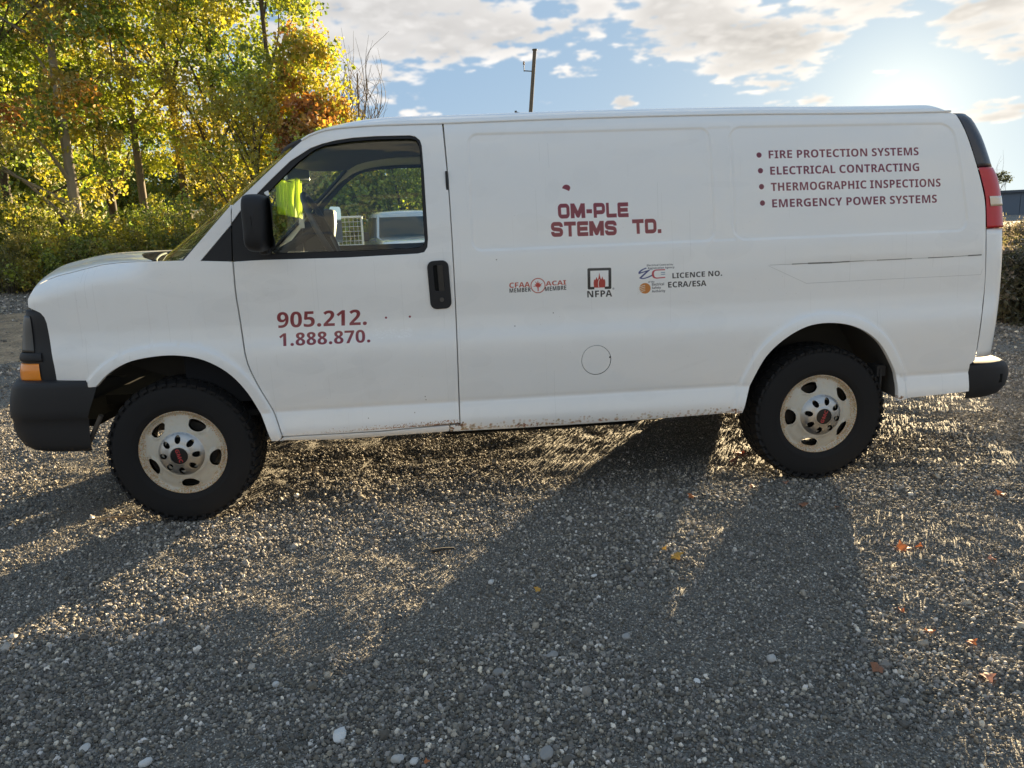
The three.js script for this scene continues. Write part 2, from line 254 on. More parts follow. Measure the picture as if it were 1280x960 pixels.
function sheet(outer, holes, zf, { step = 0.03, extra = [], lip = 0.028, uvf = (x, y) => [x, y], seed = 3 } = {}) {
  const R = rng(seed), loops = [resample(outer, step * 0.8), ...holes.map((h) => resample(h, step * 0.8))];
  const P = [], seen = new Map(), cell = (x, y) => Math.round(x / step * 2) * 4096 + Math.round(y / step * 2);
  const near = (x, y, d) => { for (let a = -2; a < 3; a++) for (let b = -2; b < 3; b++) { const l = seen.get(cell(x + a * step / 2, y + b * step / 2)); if (l) for (const q of l) if (Math.hypot(q[0] - x, q[1] - y) < d) return true; } return false; };
  const put = (x, y) => { P.push([x, y]); const k = cell(x, y); seen.has(k) ? seen.get(k).push([x, y]) : seen.set(k, [[x, y]]); };
  const within = (x, y) => inside(x, y, outer) && !holes.some((h) => inside(x, y, h));
  const spans = []; for (const l of loops) { spans.push([P.length, l.length]); for (const [x, y] of l) put(x + (R() - 0.5) * 1e-5, y + (R() - 0.5) * 1e-5); }
  for (const [x, y] of extra) if (within(x, y) && !near(x, y, 0.004)) put(x, y);
  let x0 = 1e9, y0 = 1e9, x1 = -1e9, y1 = -1e9; for (const [x, y] of outer) { x0 = Math.min(x0, x); x1 = Math.max(x1, x); y0 = Math.min(y0, y); y1 = Math.max(y1, y); }
  for (let x = x0 + step / 2, c = 0; x < x1; x += step, c++) for (let y = y0 + (c & 1 ? step / 2 : step / 4); y < y1; y += step) { const X = x + (R() - 0.5) * step * 0.1, Y = y + (R() - 0.5) * step * 0.1; if (within(X, Y) && !near(X, Y, step * 0.55)) put(X, Y); }
  const tri = delaunay(P).filter(([a, b, c]) => within((P[a][0] + P[b][0] + P[c][0]) / 3, (P[a][1] + P[b][1] + P[c][1]) / 3));
  const pos = [], nor = [], uv = [], idx = [], e = 0.004;
  const nrm = (x, y) => V3(-(zf(x + e, y) - zf(x - e, y)) / (2 * e), -(zf(x, y + e) - zf(x, y - e)) / (2 * e), 1).normalize();
  for (const [x, y] of P) { pos.push(x, y, zf(x, y)); nor.push(...nrm(x, y).toArray()); uv.push(...uvf(x, y)); }
  for (const [a, b, c] of tri) { const s = (P[b][0] - P[a][0]) * (P[c][1] - P[a][1]) - (P[b][1] - P[a][1]) * (P[c][0] - P[a][0]); s > 0 ? idx.push(a, b, c) : idx.push(a, c, b); }
  if (lip) for (const [s, n] of spans) {                  // turned-in edge: a rolled lip with its own normals
    let area = 0; for (let i = 0; i < n; i++) { const a = P[s + i], b = P[s + (i + 1) % n]; area += a[0] * b[1] - b[0] * a[1]; }
    const hole = s !== 0, sg = (area > 0 ? 1 : -1) * (hole ? -1 : 1), base = pos.length / 3;
    for (let i = 0; i < n; i++) { const a = P[s + (i + n - 1) % n], b = P[s + (i + 1) % n], q = P[s + i]; let nx = (b[1] - a[1]) * sg, ny = -(b[0] - a[0]) * sg; const l = Math.hypot(nx, ny) || 1; nx /= l; ny /= l; const z = zf(q[0], q[1]);
      pos.push(q[0], q[1], z, q[0] + nx * 0.0016, q[1] + ny * 0.0016, z - 0.003, q[0] + nx * 0.0016, q[1] + ny * 0.0016, z - lip); const w = uvf(q[0], q[1]);
      for (const k of [0.7, 0.15, 0]) nor.push(...V3(nx * (1 - k), ny * (1 - k), k).normalize().toArray()); uv.push(...w, ...w, ...w); }
    const flip = (area > 0) !== false; for (let i = 0; i < n; i++) { const a = base + i * 3, b = base + ((i + 1) % n) * 3; for (let k = 0; k < 2; k++) { flip ? idx.push(a + k, a + k + 1, b + k, b + k, a + k + 1, b + k + 1) : idx.push(a + k, b + k, a + k + 1, b + k, b + k + 1, a + k + 1); } }
  }
  const g = new THREE.BufferGeometry(); g.setAttribute('position', new THREE.Float32BufferAttribute(pos, 3)); g.setAttribute('normal', new THREE.Float32BufferAttribute(nor, 3)); g.setAttribute('uv', new THREE.Float32BufferAttribute(uv, 2)); g.setIndex(idx); return g;
}
function mirror(g) { const q = g.clone(), p = q.attributes.position, n = q.attributes.normal; for (let i = 0; i < p.count; i++) { p.setZ(i, -2 * HALF - p.getZ(i)); if (n) n.setZ(i, -n.getZ(i)); } if (q.index) { const a = q.index.array; for (let i = 0; i < a.length; i += 3) { const t = a[i + 1]; a[i + 1] = a[i + 2]; a[i + 2] = t; } } else { for (const at of Object.values(q.attributes)) { const s = at.itemSize, A = at.array; for (let i = 0; i < at.count; i += 3) for (let k = 0; k < s; k++) { const t = A[(i + 1) * s + k]; A[(i + 1) * s + k] = A[(i + 2) * s + k]; A[(i + 2) * s + k] = t; } } } return q; }
function gridGeo(rows, closed = false) {                  // rows of points -> smooth sheet
  const m = rows.length, n = rows[0].length, pos = [], uv = [], idx = []; rows.forEach((r, j) => r.forEach((p, i) => { pos.push(p[0], p[1], p[2]); uv.push(i / (n - 1), j / (m - 1)); }));
  for (let j = 0; j < m - 1; j++) for (let i = 0; i < n - 1; i++) { const a = j * n + i; idx.push(a, a + 1, a + n, a + 1, a + n + 1, a + n); }
  const g = new THREE.BufferGeometry(); g.setAttribute('position', new THREE.Float32BufferAttribute(pos, 3)); g.setAttribute('uv', new THREE.Float32BufferAttribute(uv, 2)); g.setIndex(idx); g.computeVertexNormals(); return g;
}

// ------------------------------------------------------------ van materials
const paintTint = [0.83, 0.825, 0.81];
const paintRough = noiseTex(512, (a, b) => { const s = fbm(a * 14, b * 14, 4), d = fbm(a * 90 + 3, b * 7, 3); return 0.36 + 0.05 * s + 0.03 * d; });
const PAINT = { roughness: 1, roughnessMap: paintRough, clearcoat: 0.7, clearcoatRoughness: 0.08, metalness: 0 };
const M = {
  paint: new THREE.MeshPhysicalMaterial({ ...PAINT, color: lin(...paintTint) }),
  black: std({ color: lin(0.018, 0.018, 0.020), roughness: 0.7 }),
  plastic: new THREE.MeshPhysicalMaterial({ color: lin(0.016, 0.016, 0.018), specularIntensity: 0.7, roughness: 0.6 }),
  rubber: std({ color: lin(0.020, 0.020, 0.021), roughness: 0.85 }),
  dark: new THREE.MeshPhysicalMaterial({ color: lin(0.010, 0.010, 0.010), roughness: 0.95, specularIntensity: 0.3 }),
  steel: std({ color: lin(0.10, 0.09, 0.08), roughness: 0.7, metalness: 0.4 }),
  chrome: std({ color: lin(0.46, 0.46, 0.455), roughness: 0.42, metalness: 1 }),
  glass: new THREE.MeshPhysicalMaterial({ color: lin(0.90, 0.95, 0.92), transmission: 1, thickness: 0, roughness: 0.0, ior: 1.5 }),
  mirrorGlass: std({ color: lin(0.75, 0.80, 0.80), roughness: 0.03, metalness: 1 }),
  trim: new THREE.MeshPhysicalMaterial({ color: lin(0.014, 0.015, 0.018), specularIntensity: 0.35, roughness: 0.9 }),
  headliner: std({ color: lin(0.11, 0.115, 0.125), roughness: 0.95 }),
  fabric: std({ color: lin(0.09, 0.09, 0.10), roughness: 0.95 }),
  amber: new THREE.MeshPhysicalMaterial({ color: lin(0.85, 0.26, 0.015), roughness: 0.25, clearcoat: 0.6 }),
  red: new THREE.MeshPhysicalMaterial({ color: lin(0.50, 0.006, 0.012), roughness: 0.35, clearcoat: 0.3, }),
  lens: new THREE.MeshPhysicalMaterial({ color: lin(0.72, 0.60, 0.45), roughness: 0.25, clearcoat: 0.8 }),
};
function paintDirt(g, w, h, seed, scale) {        // grain of road film, chips and specks
  const R = rng(seed); g.fillStyle = '#ebeae8'; g.fillRect(0, 0, w, h);
  for (let k = 0; k < 260; k++) { const a = 0.005 + 0.009 * R(); g.fillStyle = R() < 0.6 ? `rgba(120,112,98,${a})` : `rgba(255,255,255,${a})`; g.beginPath(); g.ellipse(R() * w, R() * h, scale * (0.02 + 0.13 * R()), scale * (0.01 + 0.06 * R()), R() * 0.6 - 0.3, 0, 7); g.fill(); }
  for (let k = 0; k < 200; k++) { g.fillStyle = `rgba(70,60,48,${0.10 + 0.25 * R()})`; const y = h * (1 - Math.pow(R(), 2.0) * 0.75), r = 0.5 + R() * 1.1; g.fillRect(R() * w, y, r, r); }
  for (let k = 0; k < 60; k++) { const x = R() * w, y = R() * h * 0.8 + h * 0.1; g.strokeStyle = `rgba(110,104,94,${0.03 + 0.05 * R()})`; g.lineWidth = 0.6 + R() * 2; g.beginPath(); g.moveTo(x, y); g.lineTo(x + (R() - 0.5) * 4, y + scale * (0.05 + 0.25 * R())); g.stroke(); }
}
const MAROON = '#7c0f24', INK = '#17171b';
function letterMap(x0, x1, y0, y1, W, draw, seed) {
  const H = Math.round(W * (y1 - y0) / (x1 - x0)), k = W / (x1 - x0);
  const t = canvasTex(W, H, (g, w, h) => {
    paintDirt(g, w, h, seed, k);
    const at = (u, v) => { const [x, y] = S(u, v); return [(x - x0) * k, (y1 - y) * k]; };
    const frame = (tl, tr, bl) => { const a = at(...tl), b = at(...tr), c = at(...bl); g.setTransform(b[0] - a[0], b[1] - a[1], c[0] - a[0], c[1] - a[1], a[0], a[1]); };
    const text = (s, tl, tr, bl, font, col) => { g.save(); g.font = font; const m = g.measureText(s), L = -m.actualBoundingBoxLeft, wd = m.actualBoundingBoxRight + m.actualBoundingBoxLeft, up = m.actualBoundingBoxAscent, ht = up + m.actualBoundingBoxDescent; frame(tl, tr, bl); g.scale(1 / wd, 1 / ht); g.fillStyle = col; g.fillText(s, -L, up); g.restore(); };
    draw({ g, at, frame, text, k });
  });
  return { tex: t, uvf: (x, y) => [(x - x0) / (x1 - x0), (y - y0) / (y1 - y0)] };
}
const SANS = 'bold 100px sans-serif', REG = '100px sans-serif';
// wide square-cornered capitals, stroke by stroke in a unit box
const SQUARE = {
  O: (g) => { g.roundRect(.13, .13, .74, .74, .2); }, M: (g) => { g.moveTo(.12, 1); g.lineTo(.12, 0); g.moveTo(.88, 1); g.lineTo(.88, 0); g.moveTo(.14, .04); g.lineTo(.5, .84); g.lineTo(.86, .04); }, '-': (g) => { g.moveTo(.06, .55); g.lineTo(.94, .55); },
  P: (g) => { g.moveTo(.13, 1); g.lineTo(.13, .13); g.lineTo(.68, .13); g.quadraticCurveTo(.87, .13, .87, .3); g.lineTo(.87, .44); g.quadraticCurveTo(.87, .63, .68, .63); g.lineTo(.13, .63); }, L: (g) => { g.moveTo(.13, 0); g.lineTo(.13, .87); g.lineTo(1, .87); },
  E: (g) => { g.moveTo(1, .13); g.lineTo(.13, .13); g.lineTo(.13, .87); g.lineTo(1, .87); g.moveTo(.13, .5); g.lineTo(.94, .5); }, T: (g) => { g.moveTo(0, .13); g.lineTo(1, .13); g.moveTo(.5, .13); g.lineTo(.5, 1); },
  S: (g) => { g.moveTo(.87, .34); g.quadraticCurveTo(.87, .13, .68, .13); g.lineTo(.32, .13); g.quadraticCurveTo(.13, .13, .13, .31); g.quadraticCurveTo(.13, .47, .32, .48); g.lineTo(.68, .52); g.quadraticCurveTo(.87, .53, .87, .7); g.quadraticCurveTo(.87, .87, .68, .87); g.lineTo(.32, .87); g.quadraticCurveTo(.13, .87, .13, .66); },
  D: (g) => { g.moveTo(.13, .13); g.lineTo(.63, .13); g.quadraticCurveTo(.87, .13, .87, .36); g.lineTo(.87, .64); g.quadraticCurveTo(.87, .87, .63, .87); g.lineTo(.13, .87); g.closePath(); }, '.': (g) => { g.moveTo(0, .87); g.lineTo(1, .87); },
};
const wide = { '-': 0.5, '.': 0.28, M: 1.12, E: 0.86, L: 0.82 };
function squareText(o, s, tl, tr, bl, col) {
  const g = o.g; g.save(); o.frame(tl, tr, bl); let tot = 0; for (const c of s) tot += (wide[c] ?? 0.92) + 0.10; tot -= 0.10; let x = 0; g.strokeStyle = col; g.lineWidth = 0.265; g.lineJoin = 'round';
  for (const c of s) { const w = wide[c] ?? 0.92; g.save(); g.transform(w / tot, 0, 0, 1, x / tot, 0); g.beginPath(); SQUARE[c](g); g.stroke(); g.restore(); x += w + 0.10; } g.restore();
}
const doorPrint = letterMap(0.25, 1.55, 0.38, 2.05, 1024, (o) => {
  const { g, text, at } = o;
  text('905.212.', [346, 390], [458.5, 386.2], [346.5, 410], SANS, MAROON);
  text('1.888.870.', [348.5, 416.5], [462.5, 411.5], [349, 433], SANS, MAROON);
  for (const p of [[482.5, 397], [512.3, 395.7]]) { const [x, y] = at(...p); g.fillStyle = MAROON; g.beginPath(); g.arc(x, y, 4.2, 0, 7); g.fill(); }
  const R = rng(9); for (let k = 0; k < 150; k++) { const [x, y] = at(463 + R() * 50, 411 + R() * 12 - R() * 3); g.fillStyle = `rgba(250,250,250,${0.12 + 0.2 * R()})`; g.fillRect(x, y, 2 + R() * 9, 1 + R() * 6); }
  for (let k = 0; k < 700; k++) { const t = Math.pow(R(), 0.55), u = lerp(360, 573, t), vb = lerp(545, 529, (u - 353) / 221), [x, y] = at(u, vb - Math.pow(R(), 4) * 5); g.fillStyle = `rgba(${95 + R() * 40},${50 + R() * 22},${16 + R() * 14},${0.15 + 0.5 * R()})`; g.beginPath(); g.arc(x, y, 0.6 + R() * 2.6 * t, 0, 7); g.fill(); }
  for (const [u, v] of [[532, 499], [518, 515], [460, 522], [531, 495]]) { const [x, y] = at(u, v); g.fillStyle = 'rgba(70,52,40,.75)'; g.fillRect(x, y, 3, 4); }
}, 21);
const sidePrint = letterMap(1.38, 4.78, 0.38, 2.05, 2048, (o) => {
  const { g, text, at, frame } = o;
  squareText(o, 'OM-PLE', [697, 254.8], [785, 253], [698, 273.2], MAROON);
  squareText(o, 'STEMS', [688.5, 277.8], [770.5, 275.6], [689.2, 296.2], MAROON);
  squareText(o, 'TD.', [790, 274.4], [826, 273.2], [790.8, 292.4], MAROON);
  { g.save(); frame([702.5, 231], [712.5, 230.8], [702.8, 239]); g.fillStyle = MAROON; g.beginPath(); g.moveTo(0, .55); g.quadraticCurveTo(.15, -.05, .6, 0); g.quadraticCurveTo(1.05, .1, 1, .6); g.lineTo(.85, 1); g.quadraticCurveTo(.5, .75, 0, .55); g.fill(); g.restore(); }
  const rows = [['FIRE PROTECTION SYSTEMS', 960.6, 188, 1148, 184, 198.2, 948.8, 193.8], ['ELECTRICAL CONTRACTING', 962.5, 208.2, 1148.8, 203.6, 218.6, 950.6, 213.4], ['THERMOGRAPHIC INSPECTIONS', 963.4, 228.4, 1175.6, 223, 238.9, 951.9, 233.4], ['EMERGENCY POWER SYSTEMS', 965, 249, 1171, 243.2, 259.4, 953.1, 253.8]];
  for (const [s, u0, v0, u1, v1, vb, bu, bv] of rows) { text(s, [u0, v0], [u1, v1], [u0 + .5, vb], SANS, '#6c1428'); const [x, y] = at(bu, bv); g.fillStyle = '#6c1428'; g.beginPath(); g.arc(x, y, 8.2, 0, 7); g.fill(); }
  // two-language member badge
  text('CFAA', [636.5, 353.4], [662.5, 352.2], [636.6, 360], SANS, '#b04436'); text('MEMBER', [636.8, 360.8], [663.5, 359.2], [637, 366], SANS, INK);
  text('ACAI', [682, 351.6], [707.5, 350], [682.2, 357.4], SANS, '#b04436'); text('MEMBRE', [681, 358.6], [707.8, 356.8], [681.2, 364], SANS, INK);
  { const [x, y] = at(672.5, 357); g.strokeStyle = '#b04436'; g.lineWidth = 2.6; g.beginPath(); g.arc(x, y, 22, 0, 7); g.stroke(); g.fillStyle = '#b8322c'; g.beginPath(); for (let k = 0; k < 22; k++) { const a = k / 22 * 6.283 - 1.571, r = [16, 7, 12, 6][k % 4] * (Math.sin(a) > 0.6 ? 0.6 : 1); g.lineTo(x + Math.cos(a) * r, y + Math.sin(a) * r); } g.fill(); g.fillRect(x - 1.5, y, 3, 17); }
  // framed flame badge
  { g.save(); frame([734.2, 335.4], [764, 334.6], [734.6, 362]); g.strokeStyle = INK; g.lineWidth = 0.115; g.lineJoin = 'round'; g.beginPath(); g.moveTo(.28, .94); g.lineTo(.06, .94); g.lineTo(.06, .06); g.lineTo(.94, .06); g.lineTo(.94, .94); g.lineTo(.72, .94); g.stroke();
    g.fillStyle = '#a92a22'; for (const [x, w, t] of [[.5, .17, .22], [.38, .12, .42], [.62, .12, .40], [.30, .06, .55], [.70, .06, .55]]) { g.beginPath(); g.moveTo(x - w * .4, .92); g.quadraticCurveTo(x - w, .72, x - w * .5, .58); g.quadraticCurveTo(x - w * .2, .5, x, t); g.quadraticCurveTo(x + w * .15, .5, x + w * .6, .6); g.quadraticCurveTo(x + w, .75, x + w * .4, .92); g.fill(); }
    g.strokeStyle = '#e6e5e3'; g.lineWidth = .03; g.beginPath(); g.moveTo(.47, .9); g.quadraticCurveTo(.42, .7, .5, .52); g.stroke(); g.restore(); text('NFPA', [734, 363.6], [765, 362.4], [734.3, 371.8], SANS, INK); text('®', [765.4, 359.6], [768, 359.5], [765.4, 362], REG, INK); }
  // licence badge
  { g.save(); frame([798.5, 335], [832, 333.9], [798.8, 351]); g.lineWidth = .07; g.strokeStyle = '#2b3570'; g.beginPath(); g.moveTo(.28, .02); g.quadraticCurveTo(0, .22, .02, .42); g.lineTo(.36, .22); g.quadraticCurveTo(.2, .5, .05, .78); g.quadraticCurveTo(.15, .95, .5, .6); g.stroke();
    g.strokeStyle = '#b23340'; g.lineWidth = .075; g.beginPath(); g.moveTo(.98, .2); g.lineTo(.66, .2); g.quadraticCurveTo(.52, .22, .52, .5); g.quadraticCurveTo(.52, .82, .66, .84); g.lineTo(.98, .8); g.stroke(); g.strokeStyle = '#4b6f8c'; g.lineWidth = .04; g.beginPath(); g.moveTo(.82, .42); g.lineTo(.98, .41); g.moveTo(.82, .56); g.lineTo(.98, .55); g.stroke(); g.restore();
    text('Electrical Contractor', [808.5, 330.6], [841.5, 329.3], [808.6, 333.1], SANS, '#3c3c42'); text('Registration Agency', [810, 334], [843, 332.7], [810.1, 337.2], SANS, '#3c3c42');
    g.save(); frame([796.5, 353.4], [812.5, 352.8], [796.8, 368.2]); g.fillStyle = '#c4772c'; g.beginPath(); g.arc(.6, .5, .44, 0, 7); g.fill(); g.strokeStyle = '#e0ded9'; g.lineWidth = .05; for (let k = 0; k < 4; k++) { g.beginPath(); g.moveTo(0, .48 + k * .17); g.quadraticCurveTo(.3, .28 + k * .14, .62, .24 + k * .15); g.stroke(); } g.restore();
    text('of the', [810.2, 351.3], [818, 351], [810.3, 353.4], SANS, '#3c3c42'); text('Electrical', [814.8, 353.6], [830, 352.9], [814.9, 357.2], SANS, '#3c3c42'); text('Safety', [814.8, 358.2], [826, 357.8], [814.9, 362.2], SANS, '#3c3c42'); text('Authority', [814.8, 362.6], [831.6, 361.9], [814.9, 366.6], SANS, '#3c3c42');
    text('LICENCE NO.', [840.4, 341.3], [902.6, 338], [840.6, 348], SANS, INK); text('ECRA/ESA', [835, 352.4], [882.8, 350.2], [835.3, 359.6], SANS, INK); }
  // scrape along the dented rear quarter, and the faint line under it
  { const a = (l, w, c) => { g.strokeStyle = c; for (let k = 0; k + 1 < l.length; k++) { const p = at(...l[k]), q = at(...l[k + 1]); g.lineWidth = w[k]; g.beginPath(); g.moveTo(...p); g.lineTo(...q); g.stroke(); } };
    a([[962, 331.4], [990, 330.2], [1010, 329.2], [1040, 328.2], [1062, 326.8], [1080, 326], [1096, 325.3], [1140, 323.3], [1160, 322.3], [1192, 320.8], [1210, 319.6], [1227, 318.5]], [0.6, 2.2, 3.8, 3.2, 1.6, 0.8, 2.0, 0.6, 2.4, 1.2, 3.4, 1.0], '#5a5b58'); a([[960, 332], [1008, 354.2], [1120, 348.4], [1226, 343.2], [1228, 336]], [1, 1.1, 1.1, 1.0], 'rgba(110,110,108,.4)'); }
  const R = rng(4); for (let k = 0; k < 420; k++) { const u = 577 + Math.pow(R(), 1.6) * 350, vb = lerp(537, 515, (u - 575) / 350), [x, y] = at(u, vb - Math.pow(R(), 3) * 7); g.fillStyle = `rgba(${105 + R() * 50},${70 + R() * 25},${30 + R() * 16},${0.08 + 0.28 * R()})`; g.beginPath(); g.arc(x, y, 0.8 + R() * 3.4, 0, 7); g.fill(); }
  for (const [u, v, n] of [[652, 532.5, 26], [668, 531, 14], [574, 531, 30], [563, 537, 24], [918, 515, 14], [1124, 498, 12]]) for (let k = 0; k < n; k++) { const [x, y] = at(u + (R() - .5) * 10, v + (R() - .6) * 5); g.fillStyle = `rgba(${80 + R() * 40},${42 + R() * 18},18,${0.3 + 0.5 * R()})`; g.beginPath(); g.arc(x, y, 0.8 + R() * 2.4, 0, 7); g.fill(); }
  for (const [u, v] of [[691, 390.5], [643, 407], [620, 324]]) { const [x, y] = at(u, v); g.fillStyle = 'rgba(60,52,46,.7)'; g.fillRect(x, y, 3, 3); }
}, 22);
const doorPaint = new THREE.MeshPhysicalMaterial({ ...PAINT, map: doorPrint.tex }), sidePaint = new THREE.MeshPhysicalMaterial({ ...PAINT, map: sidePrint.tex });
const fenderPrint = letterMap(-1.0, 0.6, 0.38, 1.7, 1024, () => {}, 23), fenderPaint = new THREE.MeshPhysicalMaterial({ ...PAINT, map: fenderPrint.tex });

// ------------------------------------------------------------ van: panels
const van = thing('cargo_van', 'white cargo van with maroon lettering parked on gravel', 'van');
const seamF = [[291.3, 327.5], [295.2, 372], [297.5, 385], [302.8, 419], [309.3, 454], [320.3, 478], [338.8, 509], [347.3, 529], [352.6, 545.5]];
const offs = (l, d) => l.map(([u, v]) => [u + d, v]);
const fenderOuter = [...trace([[35.5, 384], [35, 376]]), ...smoothLine(trace(topPx.slice(0, 8))), ...trace([[229, 326.3], [288, 257.5], [288.3, 281], [250, 326.4]]), ...smoothLine(trace(offs(seamF, -1.4))), ...trace([[350, 549], [347.5, 551]]), ...archFL.slice().reverse(), ...trace([[120, 483.5], [72.6, 484.5]]), ...smoothLine(trace([[72, 480], [68, 458], [63.6, 433], [60.6, 415], [56.7, 399], [51, 391.5], [44, 388]]))];
const ringPts = (l, ds) => { const out = []; for (let k = 0; k < l.length; k++) { const a = l[Math.max(0, k - 1)], b = l[Math.min(l.length - 1, k + 1)], L = Math.hypot(b[0] - a[0], b[1] - a[1]) || 1; for (const d of ds) out.push([l[k][0] - (b[1] - a[1]) / L * d, l[k][1] + (b[0] - a[0]) / L * d]); } return out; };
const levels = (x0, x1, ys, st = 0.03) => { const o = []; for (const y of ys) for (let x = x0; x < x1; x += st) o.push([x, y]); return o; };
const creases = [0.43, 0.45, 0.558, 0.567, 0.576, 0.588, 0.60];
const fender = part('front_fender', sheet(fenderOuter, [], sideZ, { step: 0.026, extra: [...ringPts(archFL, [0.015, 0.04, 0.05, 0.062, 0.075]), ...levels(-1, 0.6, creases)], uvf: fenderPrint.uvf }), fenderPaint, van);
const notch = trace([[291, 327.2], [330, 325.3], [430, 322.5], [522, 317.4], [530.5, 315.5], [534.6, 309], [535.3, 298], [530, 212.5], [527.5, 182], [525, 175], [519, 170.2], [512, 168.9], [467.5, 170], [440, 172], [420, 175], [402, 179.5], [387.5, 185], [362.5, 201], [340, 222.5], [322, 240.8], [301, 262], [289.7, 278]]);
const doorOuter = [...trace([[290, 258.2], [340, 210.3], [360, 191.5], [377.5, 176.5]]), ...trace([[384, 172.3], [392.5, 168.3], [405, 164.4], [420, 161.7], [470, 157.9], [552.2, 155.6]]), ...smoothLine(trace([[552.4, 157], [560, 237.5], [568, 372], [574, 528.5]])), ...trace([[547, 531.2], [477, 538.2], [355, 545.2]]), ...smoothLine(trace(offs(seamF, 1.2))).reverse(), ...notch.slice(1)];
const door = part('front_door', sheet(doorOuter, [], (x, y) => sideZ(x, y), { step: 0.026, extra: levels(0.2, 1.6, creases), uvf: doorPrint.uvf }), doorPaint, van);
const glassLoop = trace([[329.5, 246], [345.8, 228.8], [371.6, 203], [392, 187.5], [406, 181.5], [440, 176.2], [474.7, 173.8], [514, 173], [520.5, 175], [523.5, 180], [525.4, 191], [528.8, 268], [531.2, 300], [530, 306], [525, 309.3], [509, 311], [423, 314.5], [336, 317], [330.5, 272]]);
const inset = (d) => (x, y) => sideZ(x, y) - d;
const wframe = part('window_frame', sheet(notch, [glassLoop], inset(0.006), { step: 0.022, lip: 0.022 }), M.plastic, door);
part('window_glass', sheet(glassLoop, [], inset(0.020), { step: 0.05, lip: 0 }), M.glass, door);
const sail = part('sail_panel', sheet(trace([[251.5, 326.2], [288.2, 282.4], [289.4, 326.4]]), [], inset(0.003), { step: 0.03 }), M.plastic, van);
const sideOuter = [...trace([[554.8, 155.2], [640, 151.8], [757, 147.8], [920, 144], [1080, 142.6], [1150, 141.4], [1187, 140.4]]), ...smoothLine(trace([[1195, 143.6], [1201, 153], [1208, 168], [1215, 188], [1221, 208], [1227, 231], [1231, 252], [1232, 286], [1232, 308], [1230, 364], [1226, 400], [1218.5, 450.6]])), ...trace([[1212.3, 455], [1211, 489], [1139, 496.8], [1122, 500.8]]), ...archRL.slice().reverse(), ...trace([[924, 516.2], [843.8, 521.3], [740.6, 529], [644, 535], [563.2, 539.2], [563, 532.5], [576, 531]]), ...smoothLine(trace([[576, 528], [569.9, 372], [562, 237.5], [555, 157]]))];
const fuel = S(745.4, 450.1), fuelR = 0.079, circle = (c, r, n = 40) => Array.from({ length: n }, (_, k) => [c[0] + r * Math.cos(k / n * 6.2832), c[1] + r * Math.sin(k / n * 6.2832)]);
const rPts = []; for (const q of recess) { const N = 160; for (const d of [-0.009, -0.003, 0.003, 0.009]) { for (let k = 0; k < N; k++) { const s = k / N, x = lerp(q.x0, q.x1, s); for (const [y0] of [[lerp(q.b0, q.b1, s) + d], [lerp(q.t0, q.t1, s) - d]]) rPts.push([x, y0]); } for (let k = 0; k < 60; k++) { const s = k / 60, y = lerp(q.b0, q.t0, s); rPts.push([lerp(q.x0, q.x0t, s) + d, y], [lerp(q.x1, q.x1t, s) - d, lerp(q.b1, q.t1, s)]); } for (const [cx, cy, a0] of [[q.x0, q.b0, 3.1416], [q.x1, q.b1, 4.712], [q.x1t, q.t1, 0], [q.x0t, q.t0, 1.571]]) for (let k = 0; k <= 10; k++) { const a = a0 + k / 10 * 1.571, sx = Math.cos(a0 + 0.785) > 0 ? -1 : 1, sy = Math.sin(a0 + 0.785) > 0 ? -1 : 1; rPts.push([cx + sx * q.r + (q.r - d) * Math.cos(a), cy + sy * q.r + (q.r - d) * Math.sin(a)]); } } }
const sideHoles = [circle(fuel, fuelR)];
const side = part('side_panel', sheet(sideOuter, sideHoles, sideZ, { step: 0.032, extra: [...Array.from({ length: 130 }, (_, k) => { const t = k / 129; return [-0.03, -0.012, -0.004, -0.0005, 0.004].map((o) => [lerp(dent[0][0], dent[1][0], t), lerp(dent[0][1], dent[1][1], t) + o]); }).flat(), ...rPts, ...ringPts(archRL, [0.015, 0.04, 0.05, 0.062, 0.075]), ...levels(1.4, 4.7, creases)], uvf: sidePrint.uvf }), sidePaint, van);
part('fuel_door', sheet(circle(fuel, fuelR - 0.0035), [], sideZ, { step: 0.03, uvf: sidePrint.uvf }), sidePaint, side);
part('fuel_door_latch', rbox(0.008, 0.008, 0.004, 0.0015, fuel[0] + fuelR - 0.006, fuel[1] + 0.012, sideZ(...fuel) + 0.001), M.trim, side);
part('rocker_sill', sheet(trace([[354.5, 547.2], [477, 540.4], [547, 533.6], [561, 532.4], [561.4, 538.9], [505, 543.2], [420, 549.2], [349.5, 551.4]]), [], sideZ, { step: 0.02, uvf: doorPrint.uvf }), doorPaint, van);
// the other side of the van
const fdoor = part('front_door', mirror(door.geometry), M.paint, van); part('window_frame', mirror(wframe.geometry), M.plastic, fdoor); part('window_glass', mirror(door.children[1].geometry), M.glass, fdoor);
part('front_fender', mirror(fender.geometry), M.paint, van); part('sail_panel', mirror(sail.geometry), M.plastic, van); part('side_panel', mirror(sheet(sideOuter, [], sideZ, { step: 0.06 })), M.paint, van);
